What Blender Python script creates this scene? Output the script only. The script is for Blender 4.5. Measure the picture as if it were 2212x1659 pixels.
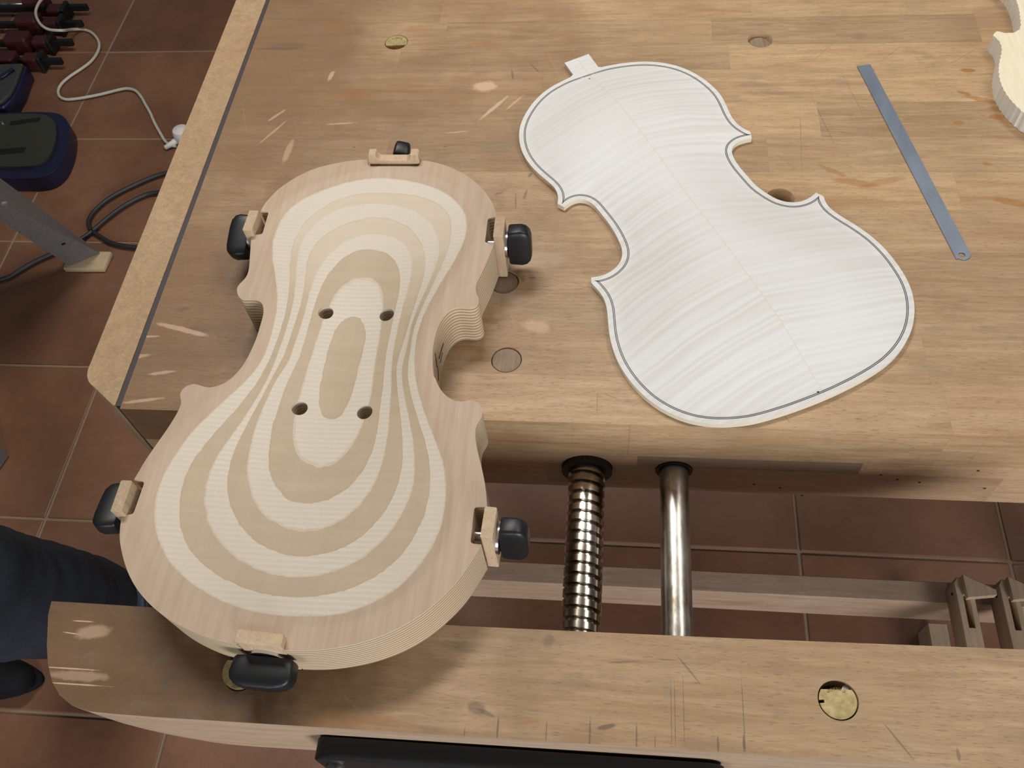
import bpy, bmesh, math, random
import numpy as np
from mathutils import Vector, Matrix, noise as mnoise
from mathutils.geometry import delaunay_2d_cdt
from mathutils.bvhtree import BVHTree

random.seed(7)
for o in list(bpy.data.objects):
    bpy.data.objects.remove(o)
SC = bpy.context.scene
COL = SC.collection

# ------------------------------------------------------------------ camera
# working units are millimetres, bench top z = 0, floor z = -850; the camera stands at (0, 0, 493)
FLOOR = -850.0
CAMH = 493.43
YAW, PIT, ROL, FPX = -0.1917, 0.9898, -0.1345, 1942.0
W, H = 2212, 1659


def V(x, y, z):
    return Vector((x / 1000.0, y / 1000.0, (z - FLOOR) / 1000.0))


_f = np.array([math.sin(YAW) * math.cos(PIT), math.cos(YAW) * math.cos(PIT), -math.sin(PIT)])
_r = np.cross(_f, [0, 0, 1]); _r /= np.linalg.norm(_r); _u = np.cross(_r, _f)
CR = _r * math.cos(ROL) + _u * math.sin(ROL)
CU = -_r * math.sin(ROL) + _u * math.cos(ROL)
CF = _f


def ray(px, py):
    return (px - W / 2) / FPX * CR - (py - H / 2) / FPX * CU + CF


def at(px, py, z):
    """where the line of sight through a photo pixel meets the level z (mm)"""
    d = ray(px, py)
    t = (z - CAMH) / d[2]
    return (d[0] * t, d[1] * t)


cam_d = bpy.data.cameras.new('camera')
cam = bpy.data.objects.new('camera', cam_d)
COL.objects.link(cam)
cam_d.sensor_width = 36.0
cam_d.lens = 36.0 * FPX / W
cam_d.clip_start = 0.02
m = Matrix(((CR[0], CU[0], -CF[0], 0), (CR[1], CU[1], -CF[1], 0), (CR[2], CU[2], -CF[2], 0), (0, 0, 0, 1)))
cam.matrix_world = Matrix.Translation(V(0, 0, CAMH)) @ m
SC.camera = cam

# ------------------------------------------------------------------ light
wd = bpy.data.worlds.new('world'); SC.world = wd; wd.use_nodes = True
wd.node_tree.nodes['Background'].inputs[0].default_value = (0.86, 0.92, 1.0, 1)
wd.node_tree.nodes['Background'].inputs[1].default_value = 0.10


def area(name, loc, target, sx, sy, power, color):
    d = bpy.data.lights.new(name, 'AREA'); d.shape = 'RECTANGLE'; d.size = sx; d.size_y = sy
    d.energy = power; d.color = color
    o = bpy.data.objects.new(name, d); COL.objects.link(o)
    o.location = loc
    o.rotation_euler = (Vector(target) - Vector(loc)).to_track_quat('-Z', 'Y').to_euler()
    return o


# two ceiling lamps beyond the bench, daylight from two windows behind the photographer
area('ceiling_lamp', (-0.50, 1.30, 2.55), (-0.1, 0.45, 0.85), 1.0, 0.30, 34, (1.0, 0.965, 0.90))
area('ceiling_lamp_far', (0.95, 1.00, 2.55), (0.3, 0.5, 0.85), 1.25, 0.40, 16, (1.0, 0.965, 0.90))
area('window_daylight', (1.45, -2.5, 1.50), (0.1, 0.3, 0.75), 1.0, 0.9, 100, (0.93, 0.96, 1.0))
area('window_daylight_left', (-0.75, -2.4, 1.45), (-0.3, 0.2, 0.8), 0.8, 0.9, 26, (0.88, 0.93, 1.0))
vs = SC.view_settings
vs.view_transform = 'Standard'; vs.look = 'None'; vs.gamma = 1.0; vs.use_curve_mapping = False
vs.exposure = -0.22


# ------------------------------------------------------------------ node helper
class NT:
    def __init__(s, name, rough=0.5, metal=0.0, spec=0.5):
        s.mat = bpy.data.materials.new(name); s.mat.use_nodes = True
        s.t = s.mat.node_tree; s.b = s.t.nodes['Principled BSDF']
        s.b.inputs['Roughness'].default_value = rough
        s.b.inputs['Metallic'].default_value = metal
        s.b.inputs['Specular IOR Level'].default_value = spec

    def n(s, typ, **kw):
        nd = s.t.nodes.new(typ)
        for k, v in kw.items():
            if hasattr(nd, k): setattr(nd, k, v)
        return nd

    def set(s, sock, v):
        if isinstance(v, bpy.types.NodeSocket): s.t.links.new(v, sock)
        elif v is not None: sock.default_value = v

    def math(s, op, a, b=None, c=None, clamp=False):
        nd = s.n('ShaderNodeMath', operation=op, use_clamp=clamp)
        s.set(nd.inputs[0], a); s.set(nd.inputs[1], b); s.set(nd.inputs[2], c)
        return nd.outputs[0]

    def mapping(s, vec, loc=(0, 0, 0), rot=(0, 0, 0), sc=(1, 1, 1), typ='POINT'):
        nd = s.n('ShaderNodeMapping', vector_type=typ)
        s.set(nd.inputs[0], vec); s.set(nd.inputs[1], loc); s.set(nd.inputs[2], rot); s.set(nd.inputs[3], sc)
        return nd.outputs[0]

    def noise(s, vec, scale, detail=3, rough=0.55, dist=0.0):
        nd = s.n('ShaderNodeTexNoise')
        s.set(nd.inputs['Vector'], vec); nd.inputs['Scale'].default_value = scale
        nd.inputs['Detail'].default_value = detail; nd.inputs['Roughness'].default_value = rough
        nd.inputs['Distortion'].default_value = dist
        return nd.outputs['Fac']

    def ramp(s, fac, stops, interp='LINEAR'):
        nd = s.n('ShaderNodeValToRGB'); nd.color_ramp.interpolation = interp
        e = nd.color_ramp.elements
        while len(e) < len(stops): e.new(0.5)
        for el, (p, c) in zip(e, stops):
            el.position = p; el.color = (c[0], c[1], c[2], 1) if not isinstance(c, (int, float)) else (c, c, c, 1)
        s.set(nd.inputs[0], fac)
        return nd.outputs[0]

    def mix(s, fac, a, b, blend='MIX'):
        nd = s.n('ShaderNodeMix', data_type='RGBA', blend_type=blend)
        s.set(nd.inputs[0], fac)
        s.set(nd.inputs[6], a if isinstance(a, bpy.types.NodeSocket) else (*a, 1))
        s.set(nd.inputs[7], b if isinstance(b, bpy.types.NodeSocket) else (*b, 1))
        return nd.outputs[2]

    def color(s, c): s.set(s.b.inputs['Base Color'], c if isinstance(c, bpy.types.NodeSocket) else (*c, 1))

    def bump(s, h, strength=0.3, dist=0.001):
        nd = s.n('ShaderNodeBump'); nd.inputs['Strength'].default_value = strength
        nd.inputs['Distance'].default_value = dist
        s.set(nd.inputs['Height'], h); s.t.links.new(nd.outputs[0], s.b.inputs['Normal'])

    def pos(s): return s.n('ShaderNodeNewGeometry').outputs['Position']
    def obj(s): return s.n('ShaderNodeTexCoord').outputs['Object']
    def rnd(s): return s.n('ShaderNodeObjectInfo').outputs['Random']


def plain(name, c, rough=0.5, metal=0.0, spec=0.5, var=0.12, scale=60):
    t = NT(name, rough, metal, spec)
    f = t.noise(t.obj(), scale, 3)
    t.color(t.mix(f, tuple(x * (1 - var) for x in c), tuple(min(1, x * (1 + var)) for x in c)))
    return t.mat


# marks on the bench: photo pixel of the centre, half length, half width (mm), angle, colour, strength
STAIN = (0.31, 0.125, 0.022)
DARK = (0.09, 0.065, 0.05)
RAW = (0.60, 0.41, 0.28)
BENCH_MARKS = [
    (2090, 152, 6, 2.2, -6, STAIN, .8), (2082, 201, 5, 1.6, -22, STAIN, .75), (2125, 216, 15, 2.6, -20, STAIN, .6),
    (2165, 236, 9, 3.6, -8, STAIN, .8), (2153, 253, 5.5, 3.2, -10, STAIN, .8), (2071, 265, 4, 2.4, 0, STAIN, .6),
    (2124, 249, 2, 1.2, 0, STAIN, .5), (2195, 268, 10, 5, 0, STAIN, .4), (1960, 257, 3, 1.4, 0, STAIN, .45),
    (1912, 280, 6, 3, -10, STAIN, .35), (2133, 354, 3.6, 1.8, -10, STAIN, .6),
    (1800, 370, 11, 2.2, -33, STAIN, .5), (1850, 395, 15, 3.4, -12, STAIN, .55), (1905, 393, 16, 3.0, 16, STAIN, .4),
    (2190, 438, 16, 3.2, -18, STAIN, .65), (1850, 430, 22, 4, 0, STAIN, .25),
    (725, 60, 14, 6, 0, STAIN, .3), (900, 62, 10, 5, 0, STAIN, .3), (1045, 97, 14, 4, 0, STAIN, .35),
    (865, 187, 14, 5, 0, STAIN, .3), (760, 205, 24, 8, 0, STAIN, .28), (690, 440, 22, 9, 0, STAIN, .25),
    (1048, 187, 9, 6, 0, RAW, .75), (1068, 232, 1.6, 16, -36, RAW, .75), (1111, 222, 1.0, 9, -36, RAW, .6),
    (715, 164, 2, 6, -10, RAW, .6), (735, 267, 11, .9, 4, RAW, .55), (598, 249, 1.2, 9, -40, RAW, .5),
    (590, 285, 1.0, 16, -32, RAW, .45), (622, 327, 2.6, 12, -6, RAW, .45), (990, 285, 9, .9, 8, RAW, .45),
    (395, 712, 20, 1.9, -14, RAW, .6), (318, 727, 8, .9, 4, RAW, .55), (300, 770, 8, 1.6, 14, RAW, .5),
    (350, 805, 9, 1.3, 10, RAW, .55), (310, 865, 13, 1.3, 10, RAW, .55), (1160, 705, 9, 5, -10, RAW, .4),
    (1107, 161, .9, 6, 10, DARK, .6), (1155, 147, .8, 7, 35, DARK, .5), (1135, 420, 1.2, 5, -10, DARK, .5),
    (1145, 378, 1.4, 2.5, -30, DARK, .6), (1114, 435, .5, 9, 4, DARK, .5), (1077, 418, 3.0, 1.0, 15, DARK, .5),
    (765, 318, 1.2, .8, 0, DARK, .7), (961, 317, 1.6, .7, 0, DARK, .6), (1150, 600, 2.8, .8, 0, DARK, .6),
    (395, 668, 6, 1.6, 12, DARK, .4), (430, 712, 8, 1.2, -8, DARK, .35), (1130, 603, 1.4, 3, 0, DARK, .4),
    (1780, 265, .25, 30, 12, DARK, .45), (1840, 200, .25, 26, 12, DARK, .4), (1730, 300, .3, 34, -4, DARK, .35),
    (1780, 110, 16, .25, 52, DARK, .4), (1930, 112, 16, .25, 45, DARK, .4), (2080, 122, 14, .25, 38, DARK, .4),
    (1700, 350, 14, .3, -52, DARK, .3), (1290, 870, .3, 8, 0, DARK, .35), (1325, 858, 4, .3, -20, DARK, .4),
    (1820, 510, 7, .3, 0, DARK, .35), (1855, 905, 2, .5, 0, DARK, .5), (1700, 905, 2.6, .35, -60, DARK, .4),
    (1150, 560, 24, 7, 0, (0.40, 0.30, 0.22), .4), (620, 100, 16, 5, 0, DARK, .28), (600, 105, 22, 1.4, 0, DARK, .5),
    (1060, 640, 22, 8, 0, (0.33, 0.27, 0.22), .35), (1650, 190, 30, 5, -20, DARK, .12), (2140, 45, 40, 9, 4, (0.30, 0.19, 0.11), .5),
]
JAW_MARKS = [
    (362, 1470, 2.0, 3.6, -20, DARK, .75), (349, 1467, .8, 2, 0, DARK, .7), (365, 1530, 4, 1.6, 0, DARK, .3),
    (180, 1342, 6, .35, 0, RAW, .8), (155, 1368, 5, .35, -4, RAW, .8), (150, 1444, 16, .4, 0, RAW, .75),
    (160, 1478, 18, .4, 0, RAW, .75), (200, 1365, 10, 3.6, 8, RAW, .4), (170, 1460, 16, 2.6, 0, RAW, .35),
    (1030, 1530, 5, 3, -20, DARK, .5), (1050, 1540, 5, 1.2, -20, DARK, .5), (1310, 1570, 5, 1.2, 14, DARK, .7),
    (1075, 1575, .5, 7, 0, DARK, .65), (1003, 1585, .3, 3, 0, DARK, .6), (1180, 1582, .35, 6, 0, DARK, .55),
    (1274, 1588, .5, 9, 0, DARK, .65), (1375, 1593, .4, 7, 0, DARK, .6), (1415, 1604, .3, 4, 0, DARK, .6),
    (1450, 1540, .25, 17, 0, DARK, .55), (1458, 1540, .25, 17, 0, DARK, .55), (1477, 1540, .25, 17, 0, DARK, .5),
    (1606, 1545, .3, 20, 0, DARK, .5), (1607, 1606, .6, 4, 0, DARK, .7), (1551, 1607, .6, 4, 0, DARK, .6),
    (1488, 1447, .5, 9, 40, DARK, .5), (1940, 1600, .5, 10, 36, DARK, .5), (2070, 1630, .8, 3, 0, DARK, .5),
    (1440, 1425, 6, .35, 0, DARK, .5), (1185, 1385, 3, 4, 0, DARK, .35), (1345, 1430, 8, .5, 6, DARK, .45),
    (760, 1560, 30, 5, 0, STAIN, .25), (1140, 1560, 6, 1, 10, STAIN, .4), (1020, 1400, 20, 3, -4, DARK, .25),
]


def wood(name, lo, hi, grain='x', marks=(), rough=0.55, pores=0.5, spec=0.35, blotch=0.35, dirt=0.3, worn=False):
    """straight grained wood with its own tone for each piece, pores, blotches and placed marks"""
    t = NT(name, rough, 0, spec)
    p = t.pos(); r = t.rnd()
    comb = t.n('ShaderNodeCombineXYZ')
    for i in range(3): t.set(comb.inputs[i], t.math('MULTIPLY', r, 3.7 + 2.1 * i))
    va = t.n('ShaderNodeVectorMath', operation='ADD'); t.set(va.inputs[0], p); t.set(va.inputs[1], comb.outputs[0])
    q = va.outputs[0]
    a, b = {'x': ((9, 110, 110), (190, 1500, 1500)), 'y': ((110, 9, 110), (1500, 190, 1500)), 'z': ((110, 110, 9), (1500, 1500, 190))}[grain]
    g = t.noise(t.mapping(q, sc=a), 1.0, 5, 0.62, 0.8)
    c = t.ramp(g, [(0.25, lo), (0.75, hi)])
    tone = t.math('MULTIPLY_ADD', r, 0.36, 0.80)
    tc = t.n('ShaderNodeCombineColor'); t.set(tc.inputs[0], tone)
    t.set(tc.inputs[1], t.math('MULTIPLY', tone, 0.99)); t.set(tc.inputs[2], t.math('MULTIPLY', tone, 0.97))
    c = t.mix(1.0, c, tc.outputs[0], 'MULTIPLY')
    g2 = t.noise(t.mapping(q, sc=tuple(4 * k_ for k_ in a)), 1.0, 4, 0.7)
    c = t.mix(t.math('MULTIPLY', t.ramp(g2, [(0.45, 0.0), (0.78, 1.0)]), 0.26), c, tuple(x * 0.62 for x in lo))
    c = t.mix(t.math('MULTIPLY', t.ramp(g2, [(0.25, 1.0), (0.50, 0.0)]), 0.40), c, tuple(min(1, x * 1.12) for x in hi))
    st = t.noise(t.mapping(q, sc=tuple(k_ * 0.42 for k_ in a)), 1.0, 3, 0.55, 1.5)
    c = t.mix(t.math('MULTIPLY', t.ramp(st, [(0.56, 0.0), (0.72, 1.0)]), blotch * 1.35), c, tuple(x * y for x, y in zip(lo, (0.78, 0.66, 0.56))))
    if worn:      # the old brown finish survives towards the end of the bench, the middle is planed pale
        sp = t.n('ShaderNodeSeparateXYZ'); t.set(sp.inputs[0], p)
        old = t.math('ADD', t.math('MULTIPLY', sp.outputs[0], -3.2 * worn), t.math('MULTIPLY_ADD', t.noise(p, 7, 5, 0.65), 2.4, -1.20))
        old = t.math('MULTIPLY', t.math('SMOOTH_MIN', t.math('MAXIMUM', old, 0.0), 1.0, 0.3), 0.95)
        kd = 0.52 if worn > 1.2 else 1.0
        c = t.mix(old, c, t.mix(g, (0.13 * kd, 0.064 * kd, 0.026 * kd), (0.25 * kd, 0.138 * kd, 0.063 * kd)))
    bl = t.ramp(t.noise(p, 9, 4, 0.6), [(0.38, 0.0), (0.72, 1.0)])
    c = t.mix(t.math('MULTIPLY', bl, blotch), c, tuple(x * y for x, y in zip(lo, (0.80, 0.68, 0.55))))
    dr = t.ramp(t.noise(t.mapping(p, sc=(1, 2.2, 1)), 26, 5, 0.7), [(0.56, 0.0), (0.78, 1.0)])
    c = t.mix(t.math('MULTIPLY', dr, dirt), c, (0.16, 0.12, 0.09))
    po = t.ramp(t.noise(t.mapping(q, sc=b), 1.0, 2, 0.5), [(0.60, 0.0), (0.68, 1.0)])
    c = t.mix(t.math('MULTIPLY', po, pores), c, tuple(x * 0.45 for x in lo))
    if worn:
        for ang, sc_, colr, k in ((38, 46, (0.52, 0.38, 0.26), 0.16), (-24, 60, (0.12, 0.085, 0.06), 0.30), (70, 40, (0.52, 0.38, 0.26), 0.14), (9, 70, (0.12, 0.085, 0.06), 0.25)):
            v = t.mapping(t.mapping(p, rot=(0, 0, math.radians(ang))), sc=(sc_ * 0.22, sc_ * 22, 1))
            ln_ = t.ramp(t.noise(v, 1.0, 1, 0.4), [(0.735, 0.0), (0.76, 1.0)])
            c = t.mix(t.math('MULTIPLY', ln_, k), c, colr)
        sm_ = t.ramp(t.noise(p, 34, 4, 0.7), [(0.60, 0.0), (0.70, 1.0)])
        c = t.mix(t.math('MULTIPLY', sm_, 0.22), c, (0.20, 0.17, 0.15))
    wob = t.math('MULTIPLY_ADD', t.noise(p, 160, 2), 0.9, 0.55)
    for (px, py, la, lb, ang, colr, k) in marks:
        x, y = at(px, py, 0)
        v = t.mapping(p, loc=(x / 1000, y / 1000, 0), rot=(0, 0, math.radians(ang)), sc=(la / 1000, lb / 1000, 1000.0), typ='TEXTURE')
        ln = t.n('ShaderNodeVectorMath', operation='LENGTH'); t.set(ln.inputs[0], v)
        fac = t.math('SMOOTH_MIN', t.math('MULTIPLY', t.math('SUBTRACT', 1.25, t.math('MULTIPLY', ln.outputs['Value'], wob)), 2.2), 1.0, 0.1)
        fac = t.math('MULTIPLY', t.math('MAXIMUM', fac, 0.0), k, clamp=True)
        c = t.mix(fac, c, colr)
    t.color(c)
    t.bump(t.math('ADD', t.math('MULTIPLY', g, 0.5), t.math('MULTIPLY', po, -0.5)), 0.25, 0.0006)
    return t.mat


M = {}
M['bench'] = wood('bench_beech', (0.335, 0.206, 0.104), (0.515, 0.360, 0.210), 'x', BENCH_MARKS, 0.5, 0.4, 0.35, 0.40, 0.45, worn=1.0)
M['rail'] = wood('rail_beech', (0.44, 0.275, 0.155), (0.58, 0.385, 0.230), 'x', (), 0.55, 0.5)
M['raildark'] = wood('rail_dark_stave', (0.20, 0.135, 0.09), (0.30, 0.205, 0.14), 'x', (), 0.55, 0.5)
M['endcap'] = wood('end_cap_beech', (0.37, 0.235, 0.12), (0.52, 0.355, 0.21), 'z', (), 0.55, 0.45, 0.35, 0.25)
M['jaw'] = wood('jaw_beech', (0.340, 0.212, 0.112), (0.510, 0.356, 0.212), 'x', JAW_MARKS, 0.5, 0.42, 0.35, 0.40, 0.45, worn=1.7)
M['jawside'] = wood('jaw_side_beech', (0.37, 0.255, 0.165), (0.48, 0.35, 0.245), 'x', (), 0.55, 0.3, 0.3, 0.15, 0.1)
M['under'] = wood('under_frame_beech', (0.29, 0.195, 0.13), (0.41, 0.29, 0.205), 'x', (), 0.6, 0.3)
M['clampbar'] = wood('clamp_bar_wood', (0.36, 0.25, 0.16), (0.48, 0.35, 0.24), 'y', (), 0.6, 0.3)
M['block'] = wood('clamp_block_wood', (0.40, 0.285, 0.18), (0.51, 0.375, 0.25), 'z', (), 0.55, 0.4, 0.3, 0.2, 0.1)
M['dowel'] = wood('wooden_dog_grain', (0.20, 0.14, 0.092), (0.31, 0.23, 0.16), 'y', (), 0.6, 0.4, 0.3, 0.5, 0.5)
M['chip'] = plain('paper_chip', (0.62, 0.6, 0.58), 0.7)
M['inlay'] = plain('black_inlay', (0.035, 0.024, 0.028), 0.6)
M['black'] = plain('black_plastic', (0.008, 0.0085, 0.009), 0.42, spec=0.4)
M['blacksteel'] = plain('black_painted_steel', (0.004, 0.004, 0.0045), 0.5)
M['holeblack'] = plain('oily_iron', (0.03, 0.026, 0.02), 0.5, 0.6)
M['chrome'] = plain('bright_steel', (0.75, 0.76, 0.78), 0.22, 1.0)
M['white'] = plain('white_cable', (0.50, 0.46, 0.38), 0.5)
M['cable'] = plain('black_cable', (0.018, 0.016, 0.016), 0.5)
M['plug'] = plain('white_plug', (0.72, 0.66, 0.62), 0.5)
M['red'] = plain('red_plastic', (0.045, 0.006, 0.006), 0.5)  # darkened red: the dim light over the bar clamps is put into the colour
M['blue'] = plain('dark_blue_plastic', (0.009, 0.010, 0.035), 0.35)
M['tray'] = plain('grey_olive_plastic', (0.030, 0.029, 0.020), 0.5)
M['casegrey'] = plain('dark_grey_plastic', (0.04, 0.042, 0.036), 0.5)
M['grout'] = plain('grout', (0.27, 0.185, 0.12), 0.85)
M['shoe'] = plain('black_leather', (0.006, 0.006, 0.007), 0.85, spec=0.2)
M['skin'] = plain('skin', (0.45, 0.27, 0.19), 0.55)
M['shirt'] = plain('grey_shirt', (0.12, 0.12, 0.13), 0.85)
M['hair'] = plain('dark_hair', (0.03, 0.02, 0.014), 0.6)
M['pad'] = wood('pad_wood', (0.42, 0.31, 0.18), (0.55, 0.42, 0.27), 'x', (), 0.6, 0.3, 0.3, 0.2)

# machined iron guide rod, vise screw
t = NT('guide_rod_steel', 0.30, 1.0)
f = t.noise(t.mapping(t.obj(), sc=(30, 12, 30)), 2.0, 5, 0.7)
t.color(t.ramp(f, [(0.3, (0.16, 0.12, 0.08)), (0.5, (0.42, 0.40, 0.37)), (0.7, (0.60, 0.60, 0.60))]))
t.set(t.b.inputs['Roughness'], t.math('MULTIPLY_ADD', f, 0.25, 0.22)); M['rod'] = t.mat
t = NT('vise_screw_steel', 0.2, 1.0)
f = t.noise(t.obj(), 40, 4)
t.color(t.ramp(f, [(0.3, (0.24, 0.19, 0.13)), (0.7, (0.55, 0.53, 0.50))])); M['screw'] = t.mat
t = NT('brass', 0.45, 0.75)
f = t.noise(t.obj(), 300, 4)
t.color(t.ramp(f, [(0.3, (0.28, 0.215, 0.095)), (0.7, (0.46, 0.37, 0.185))])); M['brass'] = t.mat
t = NT('brass_mark', 0.5, 1.0); t.color((0.16, 0.11, 0.05)); M['brassmark'] = t.mat
# blue grey spring steel
t = NT('spring_steel', 0.40, 0.35)
f = t.noise(t.mapping(t.obj(), sc=(60, 20, 60)), 1.0, 5, 0.6)
t.color(t.ramp(f, [(0.3, (0.150, 0.172, 0.215)), (0.7, (0.215, 0.245, 0.300))])); M['blade'] = t.mat
# grey painted stand
t = NT('grey_painted_sheet', 0.5, 0.0)
f = t.noise(t.obj(), 240, 3)
t.color(t.ramp(f, [(0.35, (0.125, 0.115, 0.11)), (0.7, (0.175, 0.165, 0.16))])); M['stand'] = t.mat
# terracotta tile
t = NT('terracotta_tile', 0.45, 0, 0.4)
p = t.pos(); r = t.rnd()
f = t.noise(p, 5.5, 4, 0.6); f2 = t.noise(p, 60, 3, 0.6)
c = t.ramp(f, [(0.3, (0.158, 0.070, 0.037)), (0.55, (0.212, 0.098, 0.052)), (0.75, (0.262, 0.130, 0.070))])
c = t.mix(t.math('MULTIPLY', f2, 0.35), c, (0.09, 0.04, 0.026))
tn = t.math('MULTIPLY_ADD', r, 0.25, 0.88)
tc = t.n('ShaderNodeCombineColor')
for i in range(3): t.set(tc.inputs[i], tn)
t.color(t.mix(1.0, c, tc.outputs[0], 'MULTIPLY')); t.bump(f2, 0.2, 0.002); M['tile'] = t.mat
# denim
t = NT('dark_denim', 0.9, 0, 0.2)
f = t.noise(t.obj(), 7, 4, 0.6); f2 = t.noise(t.mapping(t.obj(), sc=(900, 900, 120)), 1.0, 2)
c = t.ramp(f, [(0.35, (0.008, 0.010, 0.013)), (0.7, (0.022, 0.027, 0.035))])
t.color(t.mix(t.math('MULTIPLY', f2, 0.35), c, (0.05, 0.06, 0.08))); t.bump(f2, 0.4, 0.001); M['denim'] = t.mat
t = NT('denim_hem', 0.9, 0, 0.2); f = t.noise(t.obj(), 300, 2)
t.color(t.ramp(f, [(0.3, (0.026, 0.032, 0.042)), (0.7, (0.055, 0.066, 0.082))])); M['hem'] = t.mat

PLY = 1.5
MOULD_H = 36.0
# plywood: alternating plies by depth below the top face, cross grain plies pale and ribbed, long grain plies tan
t = NT('plywood', 0.55, 0, 0.3)
ob = t.obj(); sx = t.n('ShaderNodeSeparateXYZ'); t.set(sx.inputs[0], ob)
jit = t.math('MULTIPLY_ADD', t.noise(ob, 130, 3, 0.7), 0.20, -0.10)
layer = t.math('ADD', t.math('DIVIDE', t.math('SUBTRACT', MOULD_H / 1000.0, sx.outputs[2]), PLY / 1000.0), t.math('ADD', 0.02, jit))
par = t.math('MODULO', t.math('FLOOR', t.math('MAXIMUM', layer, 0.0)), 2.0)
topply = t.math('LESS_THAN', layer, 1.0)
gy = t.noise(t.mapping(ob, sc=(120, 7, 120)), 1.0, 5, 0.6, 0.6)
tanc = t.ramp(gy, [(0.25, (0.383, 0.286, 0.187)), (0.75, (0.458, 0.352, 0.239))])
gx = t.noise(t.mapping(ob, sc=(7, 90, 60)), 1.0, 5, 0.6, 1.2)
tanx = t.ramp(gx, [(0.25, (0.392, 0.299, 0.194)), (0.75, (0.475, 0.374, 0.260))])
beech = t.ramp(t.noise(t.mapping(ob, sc=(260, 18, 60)), 1.0, 4, 0.6), [(0.3, (0.400, 0.280, 0.191)), (0.62, (0.452, 0.334, 0.237)), (0.8, (0.482, 0.370, 0.275))])
rib = t.n('ShaderNodeTexWave', bands_direction='Y'); t.set(rib.inputs['Vector'], ob)
rib.inputs['Scale'].default_value = 92; rib.inputs['Distortion'].default_value = 1.6; rib.inputs['Detail'].default_value = 3
rib.inputs['Detail Scale'].default_value = 6.0
rf = t.math('ADD', t.math('MULTIPLY', rib.outputs['Fac'], t.math('MULTIPLY', t.noise(ob, 26, 3), 0.95)), t.math('MULTIPLY', t.noise(ob, 420, 2), 0.35))
endf = t.math('SUBTRACT', 1.0, t.math('MULTIPLY', t.math('MINIMUM', t.math('MAXIMUM', t.math('MULTIPLY', t.math('SUBTRACT', sx.outputs[1], 0.060), 14.0), 0.0), 1.0), 0.75))
lightc = t.mix(t.math('MULTIPLY_ADD', t.math('SUBTRACT', rf, 0.45), endf, 0.45), (0.533, 0.466, 0.374), (0.626, 0.571, 0.487))
lightc = t.mix(t.math('MULTIPLY', t.noise(t.mapping(ob, sc=(700, 90, 60)), 1.0, 3), 0.45), lightc, (0.504, 0.403, 0.302))
upb = t.math('MULTIPLY', t.math('MINIMUM', t.math('MAXIMUM', t.math('MULTIPLY', t.math('SUBTRACT', sx.outputs[1], 0.045), 16.0), 0.0), 1.0), t.math('LESS_THAN', layer, 5.0))
tan2 = t.mix(t.math('MULTIPLY', upb, 0.80), t.mix(0.55, tanc, tanx), t.mix(gx, (0.521, 0.420, 0.298), (0.588, 0.504, 0.395)))
c = t.mix(par, tan2, lightc)
c = t.mix(topply, c, beech)
fr = t.math('FRACT', t.math('MAXIMUM', layer, 0.0))
edge = t.math('MULTIPLY', t.math('LESS_THAN', t.math('ABSOLUTE', t.math('SUBTRACT', fr, 0.04)), 0.035), 0.30)
c = t.mix(t.math('MULTIPLY', edge, t.math('SUBTRACT', 1.0, topply)), c, (0.45, 0.30, 0.16))
t.color(c)
t.bump(t.math('MULTIPLY', rib.outputs['Fac'], par), 0.10, 0.0004)
M['ply'] = t.mat
t = NT('plywood_edge', 0.6, 0, 0.3)
ob = t.obj(); sx = t.n('ShaderNodeSeparateXYZ'); t.set(sx.inputs[0], ob)
layer = t.math('DIVIDE', t.math('SUBTRACT', MOULD_H / 1000.0, sx.outputs[2]), 2 * PLY / 1000.0)
fr = t.math('FRACT', t.math('ADD', layer, 0.02))
c = t.ramp(fr, [(0.0, (0.60, 0.47, 0.32)), (0.52, (0.55, 0.42, 0.27)), (0.6, (0.22, 0.155, 0.095)), (0.88, (0.27, 0.19, 0.12)), (0.97, (0.56, 0.43, 0.28))])
c = t.mix(t.math('MULTIPLY', t.noise(t.mapping(ob, sc=(90, 90, 500)), 1.0, 3), 0.35), c, (0.45, 0.33, 0.2))
t.color(c); M['plyedge'] = t.mat

# flamed maple of the violin back, bookmatched about the centre joint (object x runs along the plate)
t = NT('flamed_maple', 0.65, 0, 0.2)
ob = t.obj(); sx = t.n('ShaderNodeSeparateXYZ'); t.set(sx.inputs[0], ob)
av = t.math('ABSOLUTE', sx.outputs[1])
side = t.math('GREATER_THAN', sx.outputs[1], 0.0)
wz = t.math('MULTIPLY', t.math('SUBTRACT', t.noise(ob, 9, 2), 0.5), 0.016)
ph = t.math('ADD', t.math('SUBTRACT', sx.outputs[0], t.math('MULTIPLY', av, 0.16)), t.math('ADD', wz, t.math('MULTIPLY', side, 0.0023)))
cb = t.n('ShaderNodeCombineXYZ'); t.set(cb.inputs[0], ph); t.set(cb.inputs[1], t.math('MULTIPLY', sx.outputs[1], 0.25))
w1 = t.noise(t.mapping(cb.outputs[0], sc=(250, 9, 1)), 1.0, 0.6, 0.5)
fade = t.math('MULTIPLY', t.ramp(t.noise(ob, 8, 2), [(0.35, 0.30), (0.6, 1.0)]), 0.85)
base = t.mix(t.math('MULTIPLY', t.ramp(w1, [(0.38, 1.0), (0.60, 0.0)]), fade), (0.676, 0.664, 0.649), (0.598, 0.569, 0.524))
fine = t.noise(t.mapping(ob, sc=(22, 420, 1)), 1.0, 3)
base = t.mix(t.math('MULTIPLY', fine, 0.18), base, (0.589, 0.561, 0.515))
joint = t.math('LESS_THAN', av, 0.00035)
base = t.mix(t.math('MULTIPLY', joint, 0.35), base, (0.55, 0.46, 0.30))
t.color(base); t.bump(w1, 0.05, 0.0004); M['maple'] = t.mat
M['mapleedge'] = plain('maple_edge', (0.70, 0.62, 0.47), 0.55, var=0.08, scale=90)
M['purfling'] = plain('purfling_black', (0.045, 0.043, 0.05), 0.5)
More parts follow.
